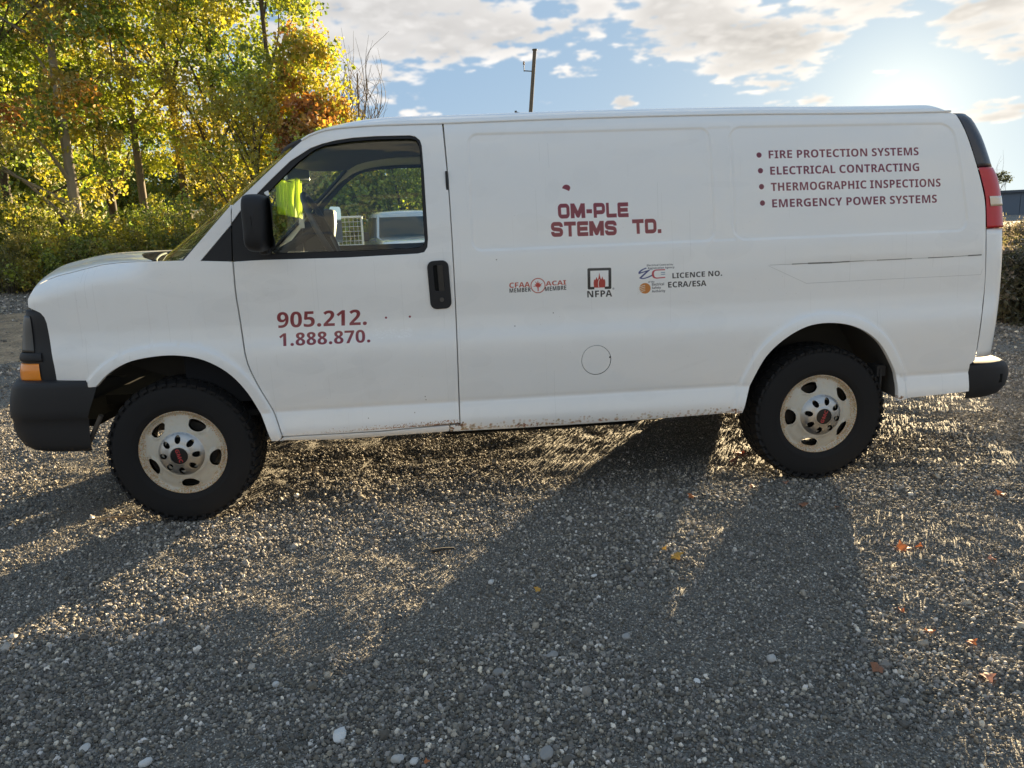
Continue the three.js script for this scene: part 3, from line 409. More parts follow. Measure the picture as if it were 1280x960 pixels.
// dark jambs behind the panel gaps
function ribbon(l, w, depth) { const P = smoothLine(trace(l), 0.05), a = [], b = []; for (let k = 0; k < P.length; k++) { const p = P[Math.max(0, k - 1)], q = P[Math.min(P.length - 1, k + 1)], L = Math.hypot(q[0] - p[0], q[1] - p[1]); const nx = -(q[1] - p[1]) / L * w, ny = (q[0] - p[0]) / L * w; for (const [s, o] of [[1, a], [-1, b]]) { const x = P[k][0] + nx * s, y = P[k][1] + ny * s; o.push([x, y, sideZ(x, y) - depth]); } } return gridGeo([a, b]); }
const jambs = [ribbon([[553.5, 157], [561, 237.5], [569, 372], [575, 530]], 0.04, 0.05), ribbon(seamF, 0.03, 0.05), ribbon([[288.8, 256], [289, 283]], 0.02, 0.05), ribbon([[352, 546.5], [477, 539.4], [547, 532.5], [575, 530.4]], 0.03, 0.05), ribbon([[562, 540], [562, 530]], 0.02, 0.05), ribbon([[1194, 143], [1208, 168], [1221, 208], [1231, 252], [1232, 308], [1228, 384], [1216, 452]], 0.03, 0.05), sheet(circle(fuel, fuelR + 0.02), [], inset(0.04), { step: 0.05, lip: 0 })];
for (const g of jambs) { part('door_jamb', g, M.paint, van); part('door_jamb', mirror(g), M.paint, van); }
// ------------------------------------------------------------ van: roof, windscreen, bonnet
const gut = trace([[377.5, 176], [384, 171.8], [392.5, 167.8], [405, 163.9], [420, 161.2], [445, 159], [470, 157.4], [553, 154.8], [640, 151.4], [757, 147.4], [920, 143.6], [1080, 142.2], [1150, 141], [1188, 140]]);
const gutY = gut.map((p) => [p[0], p[1]]); gutY.unshift([gut[0][0] - 0.28, gut[0][1] - 0.10]);
const xHead = gut[0][0], xTail = gut[gut.length - 1][0];
function roofPoint(s, f) {
  const q = 1 - (2 * s - 1) ** 2, x = lerp(xHead - 0.25 * q, xTail + 0.05 * q, f), yg = interp(gutY, x), z0 = sideZ(clamp(x, xHead, xTail), yg) - 0.002, z = lerp(z0, -2 * HALF - z0, s), t = Math.min(Math.abs(z - z0), Math.abs(z + 2 * HALF + z0));
  return [x, yg + (0.016 * sst(0, 0.012, t) + 0.058 * (1 - Math.exp(-t / 0.13))) * (0.45 + 0.55 * sst(0, 0.16, f)) * (1 - 0.8 * sst(0.975, 1, f) ** 2) + 0.02 * q, z];
}
{
  const ss = []; for (let k = 0; k <= 60; k++) { const a = k / 60; ss.push(a < 0.2 ? 0.13 * Math.pow(a / 0.2, 2) : a > 0.8 ? 1 - 0.13 * Math.pow((1 - a) / 0.2, 2) : 0.13 + 0.74 * (a - 0.2) / 0.6); }
  const rows = []; for (let j = 0; j <= 70; j++) { const f = 0.5 - 0.5 * Math.cos(Math.PI * Math.pow(j / 70, 0.9)); rows.push(ss.map((s) => roofPoint(s, f))); }
  const roof = part('roof', gridGeo(rows), M.paint, van);
  part('drip_rail', [0, 1].map((k) => { const g = tube(gut.map((p) => [p[0], p[1] + 0.004, sideZ(p[0], p[1]) + 0.001]), 0.006, 6, 80); return k ? mirror(g) : g; }), M.paint, roof);
  part('roof_bracket', [rbox(0.04, 0.022, 0.04, 0.006, 0, 0.010, 0), rbox(0.09, 0.010, 0.024, 0.004, 0.035, 0.022, 0).rotateZ(-0.12), cyl(0.007, 0.007, 0.03, 8).translate(-0.008, 0.02, 0)].map((g) => { const p = onZ(647, 143, -0.62), q = roofPoint(0.28, clamp((p.x - xHead) / (xTail - xHead))); return g.rotateY(0.3).translate(p.x, q[1] - 0.005, q[2]); }), M.steel, roof);
}
const lowPx = [229, 325.8], wsB = S(...lowPx);
const wsEdge = (t) => { const p = S(lerp(lowPx[0], 377, t), lerp(lowPx[1], 176, t)); return [p[0], p[1], sideZ(p[0], p[1]) - 0.022]; };
{
  const rows = [], head = roofPoint(0, 0);
  for (let j = 0; j <= 24; j++) { const t = j / 24, e = wsEdge(t), r = []; for (let i = 0; i <= 30; i++) { const s = i / 30, q = 1 - (2 * s - 1) ** 2, z = lerp(e[2], -2 - e[2], s); const top = roofPoint(s, 0); r.push([e[0] - lerp(0.40, 0.25, t) * q, lerp(e[1] - 0.03 * q, top[1] - 0.005, Math.pow(t, 1.0) * 1) * 1 + (t < 1 ? (e[1] - lerp(e[1], e[1], t)) : 0), z]); } rows.push(r); }
  // height: blend from the lower edge to the header
  for (let j = 0; j <= 24; j++) { const t = j / 24, e = wsEdge(t); for (let i = 0; i <= 30; i++) { const s = i / 30, q = 1 - (2 * s - 1) ** 2; rows[j][i][1] = e[1] + q * lerp(-0.02, roofPoint(s, 0)[1] - head[1] - 0.004, t); } }
  const ws = part('windscreen', gridGeo(rows), new THREE.MeshPhysicalMaterial({ color: lin(0.82, 0.89, 0.84), transmission: 1, thickness: 0, roughness: 0, ior: 1.5 }), van);
  const rim = [...rows.map((r) => r[0]), ...rows[24].slice(1), ...rows.map((r) => r[30]).reverse().slice(1)];
  part('windscreen_seal', tube(rim, 0.013, 6, 160), M.black, ws);
  // cowl panel and wipers at the foot of the glass
  const foot = rows[0], cowl = [0, 1, 2].map((k) => foot.map((p, i) => { const q = 1 - (2 * i / 30 - 1) ** 2; return [p[0] + 0.02 - k * 0.085 - 0.02 * (k === 2 ? q : 0), p[1] + [0.004, -0.004, -0.022][k], p[2] + (i < 15 ? 0.012 : -0.012)]; }));
  part('cowl', gridGeo(cowl), M.plastic, van);
  for (const [a, b] of [[6, 15], [17, 27]]) { const w = part('wiper', tube([[foot[a][0] - 0.03, foot[a][1] + 0.005, foot[a][2]], [rows[1][a + 2][0] - 0.02, rows[1][a + 2][1] + 0.012, rows[1][a + 2][2]], [rows[2][b][0] - 0.02, rows[2][b][1] + 0.012, rows[2][b][2]]], 0.008, 6), M.black, van); part('wiper_pivot', cyl(0.016, 0.02, 0.04, 12).translate(foot[a][0] - 0.03, foot[a][1] - 0.005, foot[a][2]), M.black, w); }
}
{
  const edge = smoothLine(trace(topPx.slice(0, 8)), 0.02).map(([x, y]) => [x, y, sideZ(x, y) - 0.007]), xr = edge[edge.length - 1][0];
  const rows = edge.map((e, j) => { const f = j / (edge.length - 1), r = []; for (let i = 0; i <= 40; i++) { const a = i / 40, s = 0.5 - 0.5 * Math.cos(Math.PI * a), q = 1 - (2 * s - 1) ** 2, z = lerp(e[2], -2 - e[2], s), n = Math.pow(q, 0.55); r.push([e[0] - lerp(0.16, 0.30, f) * q, e[1] + 0.004 + (0.052 - 0.03 * f) * n * sst(-0.1, 0.25, f) + 0.012 * sst(0.12, 0.2, Math.min(s, 1 - s)) * sst(0.1, 0.4, f), z]); } return r; });
  const e0 = rows[0], drop = e0.map((p) => [p[0] + 0.004, p[1] - 0.035, p[2]]);
  part('hood', gridGeo([drop, ...rows]), M.paint, van);
}
// ------------------------------------------------------------ van: front end
const lampEdge = [[388, 44], [391.5, 51], [399, 56.7], [415, 60.6], [433, 63.6], [458, 68], [483, 72.6]];
const lampU = (v) => interp(lampEdge, v);
function lampSection(v, out = 0, u0 = null, u1 = null, n = 22) {          // from the wing round the corner to the grille
  const a = S(u0 ?? lampU(v), v), za = sideZ(...a) - 0.006, L = onZ(31.5, v, -0.24), y = a[1];
  const c = new THREE.CatmullRomCurve3([V3(a[0], y, za), V3(lerp(a[0], L.x, 0.55), y, za - 0.022), V3(lerp(a[0], L.x, 0.88), y, za - 0.062), V3(L.x - 0.003, y, -0.27), V3(L.x - 0.045, y, -0.40), V3(L.x - 0.08, y, -0.56)], false, 'centripetal');
  const pts = c.getSpacedPoints(60), r = []; const t1 = u1 ?? 1; for (let k = 0; k <= n; k++) { const q = c.getPointAt(k / n * t1), d = c.getTangentAt(k / n * t1); r.push([q.x + d.z * out, q.y, q.z - d.x * out]); } return r;
}
function capped(rows, depth = 0.03) { const c = (r, dy) => r.map((p) => [p[0] + 0.03, p[1] + dy, p[2] - 0.02]); return [c(rows[0], 0.001), rows[0], ...rows.slice(1, -1), rows[rows.length - 1], c(rows[rows.length - 1], -0.001)]; }
const lampRows = (v0, v1, out, t0, t1, n = 14, bulge = 0) => { const rows = []; for (let k = 0; k <= n; k++) { const v = lerp(v0, v1, k / n), b = out * (bulge ? Math.pow(Math.sin(Math.PI * (0.06 + 0.88 * k / n)), 0.4) : 1); const full = lampSection(v, b, null, null, 60), r = []; for (let i = 0; i <= 20; i++) { const p = full[Math.round(lerp(t0, t1, i / 20) * 60)], e = bulge ? Math.pow(Math.sin(Math.PI * (0.04 + 0.92 * i / 20)), 0.35) : 1, q = lampSection(v, 0, null, null, 60)[Math.round(lerp(t0, t1, i / 20) * 60)]; r.push([lerp(q[0], p[0], e), p[1], lerp(q[2], p[2], e)]); } rows.push(r); } return rows; };
for (const k of [0, 1]) {
  const f = (g) => (k ? mirror(g) : g);
  const lampBox = part('headlight', f(gridGeo(capped(lampRows(388.5, 483, 0, 0, 1)))), M.plastic, van);
  part('lens', f(gridGeo(capped(lampRows(395, 441, 0.012, 0.16, 1, 12, 1)))), std({ color: lin(0.035, 0.034, 0.034), roughness: 0.32 }), lampBox);
  part('lens_hood', f(gridGeo(capped(lampRows(441, 452, 0.016, 0.10, 1, 8, 1)))), M.plastic, lampBox);
  part('turn_signal', f(gridGeo(capped(lampRows(454.5, 476, 0.010, 0.13, 0.80, 10, 1)))), M.amber, lampBox);
}
{
  const nose = onZ(35, 384, -0.26), g0 = lampSection(392)[22], g1 = lampSection(480)[22];
  const grille = part('grille', gridGeo([0, 0.25, 0.5, 0.75, 1].map((t) => Array.from({ length: 15 }, (_, i) => { const s = i / 14, q = 1 - (2 * s - 1) ** 2; return [lerp(g0[0], g1[0], t) - 0.05 * q + 0.02, lerp(g0[1], g1[1], t), lerp(g0[2], -2 - g0[2], s)]; }))), M.black, van);
  for (let k = 0; k < 3; k++) part('grille_bar', rbox(0.03, 0.03, 0.86, 0.008, g0[0] - 0.03, lerp(g0[1], g1[1], 0.2 + 0.3 * k), -1), M.chrome, grille);
  const n0 = lampSection(389), strip = [onZ(35, 380, -0.25).y, onZ(35, 392, -0.25).y];
  part('nose_panel', gridGeo(strip.map((y, j) => { const L = Array.from({ length: 31 }, (_, i) => { const s = i / 30, q = 1 - (2 * s - 1) ** 2, x0 = S(37, 383); return [x0[0] - 0.165 * Math.pow(q, 0.8) + 0.01 * j, y, lerp(sideZ(...x0) - 0.004, -2 - sideZ(...x0) + 0.004, s)]; }); return L; })), M.paint, van);
  // bumper: level by level, left outline and rear end as in the side view
  const lev = [[476, 24, 122, -0.02], [478.5, 18, 121.5, -0.006], [484, 14, 120, 0.0], [498, 12.4, 116.5, 0.004], [512, 13, 112, 0.004], [522.5, 14.2, 109.5, 0.002], [524, 15.2, 109.5, -0.010], [536, 16.5, 110, -0.012], [548, 22, 110.6, -0.014], [557, 30, 111.2, -0.018], [563, 40, 111.5, -0.024], [567, 53, 111.7, -0.05]];
  const rows = lev.map(([v, ul, ur, out]) => {
    const b = onZ(ur, v, -0.03), l = onZ(ul, v, -0.24), y = b.y, z0 = -0.035 + out;
    const half = new THREE.CatmullRomCurve3([V3(b.x, y, z0), V3(lerp(b.x, l.x, 0.45), y, z0 - 0.012), V3(lerp(b.x, l.x, 0.80), y, z0 - 0.055), V3(l.x - 0.005, y, z0 - 0.25), V3(l.x - 0.075, y, -0.55), V3(l.x - 0.115, y, -1)], false, 'centripetal').getSpacedPoints(24).map((p) => [p.x, p.y, p.z]);
    return [...half, ...half.slice(0, -1).reverse().map((p) => [p[0], p[1], -2 - p[2]])];
  });
  const topIn = rows[0].map((p) => [p[0] + 0.10, p[1] + 0.004, lerp(p[2], -1, 0.08)]);
  const bp = part('front_bumper', gridGeo([topIn, ...rows]), M.plastic, van);
  for (const z of [-0.06, -1.94]) part('bumper_brace', bar([-0.38, 0.60, z], [-0.50, 0.41, z + (z > -1 ? -0.04 : 0.04)], 0.012), M.steel, bp);
}
// ------------------------------------------------------------ van: rear end
function rearSection(v, us, uo, out) { const a = S(us, v), z = sideZ(...a), o = onZ(uo, v, z - 0.10), y = a[1]; const w = o.x - a[0]; return new THREE.CatmullRomCurve3([V3(a[0] + 0.008, y, z - 0.004 + out * 0.6), V3(a[0] + w * 0.5, y, z - 0.016 + out), V3(a[0] + w * 0.88, y, z - 0.055 + out * 0.6), V3(o.x + out * 0.5, y, z - 0.12), V3(o.x + 0.012, y, z - 0.26)], false, 'centripetal').getSpacedPoints(16).map((p) => [p.x, p.y, p.z]); }
function rearRows(tab, n, out) { const a = tab.map((t) => [t[0], t[1]]), b = tab.map((t) => [t[0], t[2]]), v0 = tab[0][0], v1 = tab[tab.length - 1][0], rows = []; for (let k = 0; k <= n; k++) { const v = lerp(v0, v1, k / n); rows.push(rearSection(v, interp(a, v), interp(b, v), out)); } return rows; }
const tTrim = [[141.5, 1191, 1203], [148, 1198.5, 1211.5], [158, 1203.6, 1217.5], [170, 1208.8, 1223.5], [188, 1215, 1230], [208.4, 1221, 1236.4]], tLamp = [[209.4, 1221.4, 1237], [223, 1225.2, 1243.4], [250, 1230.8, 1247.6], [264, 1231.4, 1249], [285.2, 1232, 1250.2]], tCorner = [[286.4, 1232, 1249], [307, 1232, 1249.4], [354, 1230.3, 1247], [400, 1226, 1242], [447, 1218.8, 1234.2]];
{
  const backs = [];
  for (const k of [0, 1]) {
    const f = (g) => (k ? mirror(g) : g), close = (rows) => { const c = (r, d) => r.map((p) => [p[0] - 0.02, p[1] + d, p[2] - 0.03]); return [c(rows[0], 0.0015), ...rows, c(rows[rows.length - 1], -0.0015)]; };
    part('rear_trim', f(gridGeo(close(rearRows(tTrim, 12, 0)).map((r) => r.slice()))), std({ color: lin(0.035, 0.033, 0.04), roughness: 0.22 }), van);
    const lr = rearRows(tLamp, 24, 0.007), lamp = part('tail_light', f(gridGeo(close(lr))), M.red, van);
    part('reverse_lens', f(gridGeo(close(rearRows([[245.4, 1229.9, 1247.2], [251.5, 1230.9, 1247.8], [257.8, 1231.3, 1248.5]], 4, 0.012).map((r) => r.slice(1))))), M.lens, lamp);
    part('rear_corner', f(gridGeo(close(rearRows(tCorner, 20, 0)))), M.paint, van);
  }
  const col = (t, n) => rearRows(t, n, 0).map((r) => r[16]), line = [...col(tTrim, 8), ...col(tLamp, 8), ...col(tCorner, 12)], seam = line.map((a) => { const r = []; for (let i = 0; i <= 12; i++) r.push([a[0] + 0.01 * Math.sin(Math.PI * i / 12), a[1], lerp(a[2], -2 - a[2], i / 12)]); return r; });
  const low = seam[seam.length - 1]; seam.push(low.map((p) => [p[0] - 0.02, p[1] - 0.15, p[2]])); const topr = []; for (let i = 0; i <= 12; i++) { const q = roofPoint(lerp(0.09, 0.91, i / 12), 1); topr.push(q); }
  const bk = part('rear_doors', gridGeo([topr, ...seam]), M.paint, van); part('door_handle', rbox(0.03, 0.12, 0.05, 0.01, seam[12][6][0] + 0.02, 1.0, -1.05), M.black, bk);
  const lev = [[446.5, 1246, -0.006], [449, 1250, 0], [454, 1253.6, 0.004], [466, 1253.4, 0.004], [476, 1250.5, 0], [485.5, 1244, -0.012], [489.5, 1236, -0.03]], rows = lev.map(([v, ur, out]) => { const a = onZ(1212.2, lerp(454.5, v + 1.6, clamp((v - 446.5) / 10)), -0.03), b = onZ(ur, v, -0.2), y = b.y, z0 = -0.05 + out; const half = new THREE.CatmullRomCurve3([V3(a.x, y, z0), V3(lerp(a.x, b.x, 0.5), y, z0 - 0.01), V3(lerp(a.x, b.x, 0.9), y, z0 - 0.07), V3(b.x + 0.01, y, -0.24), V3(b.x + 0.05, y, -0.5), V3(b.x + 0.06, y, -1)], false, 'centripetal').getSpacedPoints(20).map((p) => [p.x, p.y, p.z]); return [...half, ...half.slice(0, -1).reverse().map((p) => [p[0], p[1], -2 - p[2]])]; });
  const rb = part('rear_bumper', gridGeo([rows[0].map((p) => [p[0] - 0.12, p[1] + 0.003, lerp(p[2], -1, 0.1)]), ...rows]), M.plastic, van);
  part('step_pad', gridGeo([0, 1].map((k) => rows[0].slice(8, 33).map((p) => [p[0] - 0.01 - k * 0.07, p[1] + 0.006, p[2]]))), std({ color: lin(0.22, 0.20, 0.17), roughness: 0.8 }), rb);
}
// ------------------------------------------------------------ van: handle, mirrors
function handleAt(z0, flip) {
  const c = S(549.3, 356), z = sideZ(...c), tilt = 0.03, rec = new THREE.Shape(), hw = 0.050, hh = 0.118, r = 0.034;
  const rr = (s, w, h, q, cx = 0, cy = 0) => { s.moveTo(cx - w + q, cy - h); s.lineTo(cx + w - q, cy - h); s.quadraticCurveTo(cx + w, cy - h, cx + w, cy - h + q); s.lineTo(cx + w, cy + h - q); s.quadraticCurveTo(cx + w, cy + h, cx + w - q, cy + h); s.lineTo(cx - w + q, cy + h); s.quadraticCurveTo(cx - w, cy + h, cx - w, cy + h - q); s.lineTo(cx - w, cy - h + q); s.quadraticCurveTo(cx - w, cy - h, cx - w + q, cy - h); return s; };
  rr(rec, hw, hh, r); rec.holes.push(rr(new THREE.Path(), 0.028, 0.068, 0.014, 0, 0.034));
  const put = (g) => { g.rotateZ(tilt).translate(c[0], c[1], z); return flip ? mirror(g) : g; };
  const h = part('door_handle', put(new THREE.ExtrudeGeometry(rec, { depth: 0.006, bevelEnabled: true, bevelSize: 0.004, bevelThickness: 0.004, bevelSegments: 3 })), M.plastic, flip ? fdoor : door);
  part('recess_plate', put(rbox(0.066, 0.15, 0.004, 0.0015, 0, 0.034, 0.002)), M.dark, h);
  part('pull_lever', put(rbox(0.030, 0.132, 0.008, 0.003, 0.010, 0.034, 0.006)), std({ color: lin(0.012, 0.012, 0.013), roughness: 0.35 }), h);
  part('lock', put(cyl(0.011, 0.011, 0.008, 20).rotateX(Math.PI / 2).translate(0.006, -0.075, 0.012)), M.steel, h);
  part('hinge_cover', (() => { const a = S(558.4, 226), g = rbox(0.012, 0.095, 0.014, 0.004, a[0], a[1], sideZ(...a) + 0.001); return flip ? mirror(g) : g; })(), M.black, flip ? fdoor : door);
}
handleAt(0, 0); handleAt(0, 1);
for (const k of [0, 1]) {
  const f = (g) => (k ? mirror(g) : g), P = (u, v) => onZ(u, v, 0.14);
  // housing outline in the side view, lofted outward
  const out = [[303, 252], [305, 244.5], [311, 243], [326, 243.5], [331, 247], [333.5, 262], [334, 290], [332, 309], [328, 314.5], [313, 313.5], [308.5, 309], [305.5, 285]].map(([u, v]) => { const p = P(u, v); return [p.x, p.y]; }), c = out.reduce((a, p) => [a[0] + p[0] / out.length, a[1] + p[1] / out.length], [0, 0]);
  const loop = (s, z, dx = 0) => { const l = new THREE.CatmullRomCurve3(out.map((p) => V3(c[0] + (p[0] - c[0]) * s + dx, c[1] + (p[1] - c[1]) * (0.15 + 0.85 * s), z)), true, 'centripetal').getSpacedPoints(48).map((p) => [p.x, p.y, p.z]); return l; };
  const rows = [loop(0.02, 0.218), loop(0.5, 0.214), loop(0.78, 0.205), loop(0.93, 0.185), loop(1, 0.15), loop(1, 0.10), loop(0.97, 0.03), loop(0.9, 0.004), loop(0.6, 0.0), loop(0.02, 0.0)];
  const m = part('door_mirror', f(gridGeo(rows.map((r) => r.slice().reverse()))), M.plastic, van);
  const xr = Math.max(...out.map((p) => p[0]));
  part('mirror_glass', f(new THREE.ShapeGeometry((() => { const s = new THREE.Shape(); const w = 0.085, h = 0.135, r = 0.03; s.moveTo(-w + r, -h); s.lineTo(w - r, -h); s.quadraticCurveTo(w, -h, w, -h + r); s.lineTo(w, h - r); s.quadraticCurveTo(w, h, w - r, h); s.lineTo(-w + r, h); s.quadraticCurveTo(-w, h, -w, h - r); s.lineTo(-w, -h + r); s.quadraticCurveTo(-w, -h, -w + r, -h); return s; })()).rotateY(Math.PI / 2 + 0.36).translate(xr - 0.004, c[1], 0.095)), M.mirrorGlass, m);
  part('mirror_arm', f(mergeGeometries([rbox(0.09, 0.09, 0.12, 0.03, c[0] - 0.01, c[1] - 0.10, -0.03), rbox(0.05, 0.05, 0.1, 0.02, c[0], c[1] - 0.135, 0.0)])), M.plastic, m);
}
// ------------------------------------------------------------ van: wheels
const WR = 0.388, font = await new FontLoader().loadAsync('fonts/droid/droid_sans_bold.typeface.json');
const rimMap = canvasTex(1024, 1024, (g, w) => {
  const R = rng(8); g.fillStyle = '#b9b4a8'; g.fillRect(0, 0, w, w); const k = w / 0.46, c = w / 2;
  for (let i = 0; i < 900; i++) { g.fillStyle = `rgba(${150 + R() * 60},${130 + R() * 50},${90 + R() * 40},${0.04 + 0.06 * R()})`; g.beginPath(); g.ellipse(R() * w, R() * w, 3 + R() * 26, 2 + R() * 14, R() * 3, 0, 7); g.fill(); }
  for (let i = 0; i < 5200; i++) { const a = R() * 6.2832, uneven = 0.35 + 0.65 * vnoise(a * 2.2 + 4, 3), r = (0.226 - Math.pow(R(), 2.0) * 0.045 * uneven) * k; g.fillStyle = `rgba(${110 + R() * 70},${68 + R() * 48},${18 + R() * 26},${0.10 + 0.55 * R() * uneven})`; g.beginPath(); g.arc(c + Math.cos(a) * r, c + Math.sin(a) * r, 1 + R() * 5, 0, 7); g.fill(); }
  for (let h = 0; h < 5; h++) for (let i = 0; i < 460; i++) { const b = h * 72 * D2R + (R() - 0.5) * 0.62, r = (0.188 + (R() - 0.2) * 0.022) * k; g.fillStyle = `rgba(${100 + R() * 70},${60 + R() * 50},${16 + R() * 20},${0.06 + 0.3 * R()})`; g.beginPath(); g.arc(c + Math.cos(b) * r, c - Math.sin(b) * r, 1 + R() * 4, 0, 7); g.fill(); }
});
const rimMat = std({ map: rimMap, roughness: 0.5, metalness: 0.0 }), RIMZ = [[0.08, 0.012], [0.120, 0.012], [0.130, 0.004], [0.15, -0.006], [0.178, -0.014], [0.190, -0.020], [0.199, -0.023], [0.207, -0.020], [0.214, -0.010], [0.221, -0.005], [0.226, -0.012]];
const slot = (k) => Array.from({ length: 22 }, (_, i) => { const a = i / 22 * 6.2832, t = k * 72 * D2R, ca = Math.cos(a), sa = Math.sin(a), e = (q) => Math.sign(q) * Math.pow(Math.abs(q), 0.75), r = 0.163 + 0.0255 * e(ca), p = t + (0.25 * e(sa)) * (1 + 0.28 * ca); return [r * Math.cos(p), r * Math.sin(p)]; });
const slots = [0, 1, 2, 3, 4].map(slot);
const rimZ = (x, y) => { const r = Math.hypot(x, y); let z = interp(RIMZ, r); for (const s of slots) { const dx = x - (s[0][0] + s[11][0]) / 2, dy = y - (s[0][1] + s[11][1]) / 2; if (dx * dx + dy * dy < 0.006) { const d = segDist(x, y, [...s, s[0]]); z += (r < 0.165 ? 0.007 : -0.004) * sst(0.018, 0.003, d); } } return z; };
const rimGeo = sheet(circle([0, 0], 0.2255, 90), [...slots, circle([0, 0], 0.09, 30)], rimZ, { step: 0.011, lip: 0.02, uvf: (x, y) => [x / 0.46 + 0.5, y / 0.46 + 0.5], extra: [0.120, 0.130, 0.190, 0.199, 0.207, 0.214, 0.221].flatMap((r) => circle([0, 0], r, Math.round(r * 620))) });
const capZ = [[0, 0.052], [0.046, 0.052], [0.054, 0.048], [0.075, 0.043], [0.095, 0.034], [0.109, 0.022], [0.1175, 0.010]];
const lugs = Array.from({ length: 8 }, (_, k) => { const a = (k + 0.35) * 45 * D2R; return Array.from({ length: 14 }, (_, i) => { const t = i / 14 * 6.2832, r = 0.083 + 0.0215 * Math.cos(t), p = 0.0150 * Math.sin(t); return [r * Math.cos(a) - p * Math.sin(a), r * Math.sin(a) + p * Math.cos(a)]; }); });
const capGeo = sheet(circle([0, 0], 0.1175, 70), [...lugs, circle([0, 0], 0.0435, 40)], (x, y) => interp(capZ, Math.hypot(x, y)), { step: 0.007, lip: 0.016 });
const tyreProfile = [[0.205, -0.215], [0.222, -0.226], [0.25, -0.240], [0.30, -0.248], [0.340, -0.240], [0.362, -0.226], [0.374, -0.205], [0.377, -0.16], [0.378, -0.12], [0.377, -0.08], [0.374, -0.04], [0.362, -0.018], [0.347, -0.009], [0.343, -0.0045], [0.30, 0.002], [0.262, -0.003], [0.258, -0.0005], [0.250, -0.003], [0.236, -0.008], [0.226, -0.014], [0.222, -0.020], [0.205, -0.034]];
const tyreGeo = new THREE.LatheGeometry(tyreProfile.map(([r, z]) => new THREE.Vector2(r, z)), 96).rotateX(Math.PI / 2);
const lugGeo = (() => { const list = [], R = rng(2), n = 46; for (let k = 0; k < n; k++) { const a = k / n * 6.2832; for (const [z, w, dz, tw, h, da] of [[-0.028, 0.034, 0.052, 0.25, 0.007, 0], [-0.082, 0.034, 0.040, -0.35, 0.007, 0.4], [-0.126, 0.036, 0.036, 0.3, 0.007, 0], [-0.170, 0.034, 0.040, -0.35, 0.007, 0.4], [-0.222, 0.034, 0.052, 0.25, 0.007, 0]]) { const edge = z > -0.05 || z < -0.2; const g = new THREE.BoxGeometry(w * (0.86 + 0.1 * R()), h + 0.006, dz); if (edge) { const p = g.attributes.position; for (let i = 0; i < p.count; i++) if ((z > -0.1 ? p.getZ(i) > 0 : p.getZ(i) < 0)) p.setY(i, p.getY(i) - 0.012); } g.rotateY(tw).translate(0, 0.376 + (h - 0.006) / 2 - 0.0005, z).rotateZ(a + da * 6.2832 / n); list.push(g.toNonIndexed()); } for (const z of [-0.013, -0.237]) { const g = new THREE.BoxGeometry(0.022, 0.020, 0.008).translate(0, 0.356, z + (z > -0.1 ? 0.002 : -0.002)).rotateZ(a + 0.03); list.push(g.toNonIndexed()); } } return mergeGeometries(list); })();
const tyreMat = new THREE.MeshPhysicalMaterial({ color: lin(0.012, 0.012, 0.013), specularIntensity: 0.55, roughness: 0.8, bumpMap: noiseTex(256, (a, b) => 0.5 + 0.5 * fbm(a * 40, b * 40, 3)), bumpScale: 0.001 });
const barrel = new THREE.LatheGeometry([[0.205, -0.034], [0.19, -0.05], [0.186, -0.12], [0.2, -0.21], [0.212, -0.216]].map(([r, z]) => new THREE.Vector2(r, z)), 60).rotateX(Math.PI / 2);
const hubText = (() => { const g = new TextGeometry('GMC', { font, size: 0.019, depth: 0.0015, curveSegments: 3 }); g.computeBoundingBox(); const b = g.boundingBox; g.translate(-(b.min.x + b.max.x) / 2, -(b.min.y + b.max.y) / 2, 0); g.scale(1.25, 1, 1); return g; })();
function wheel(x, spin, textTurn, near) {
  const w = new THREE.Group(); w.name = 'wheel'; van.add(w); w.position.set(x, WR - 0.008, near ? -0.03 : -1.97); if (!near) w.rotation.y = Math.PI;
  const t = part('tyre', [tyreGeo, lugGeo], tyreMat, w); t.rotation.z = spin * D2R;
  const r = part('rim', rimGeo, rimMat, w); r.rotation.z = spin * D2R; r.position.z = -0.012; part('rim_barrel', barrel, M.steel, w);
  const c = part('hub_cap', capGeo, M.chrome, w); c.position.z = -0.012; c.rotation.z = spin * D2R * 0.7;
  part('hub_core', new THREE.LatheGeometry([[0, 0.035], [0.043, 0.036], [0.06, 0.022], [0.098, 0.008], [0.10, -0.1], [0, -0.1]].map(([a, b]) => new THREE.Vector2(a, b)), 40).rotateX(Math.PI / 2).translate(0, 0, -0.012), M.dark, w);
  part('hub_badge', new THREE.LatheGeometry([[0, 0.0535], [0.040, 0.0525], [0.0435, 0.050], [0.0435, 0.03]].map(([a, b]) => new THREE.Vector2(a, b)), 40).rotateX(Math.PI / 2).translate(0, 0, -0.012), std({ color: lin(0.008, 0.008, 0.009), roughness: 0.3 }), w);
  const l = part('badge_lettering', hubText, std({ color: lin(0.42, 0.045, 0.05), roughness: 0.4 }), w); l.position.z = 0.0405; l.rotation.z = textTurn * D2R;
  part('brake_drum', cyl(0.15, 0.15, 0.07, 40).rotateX(Math.PI / 2).translate(0, 0, -0.14), M.steel, w);
  return w;
}
wheel(0, -85, -78, true); wheel(3.43, -105, 70, true); wheel(0, -40, 30, false); wheel(3.43, -10, 12, false);
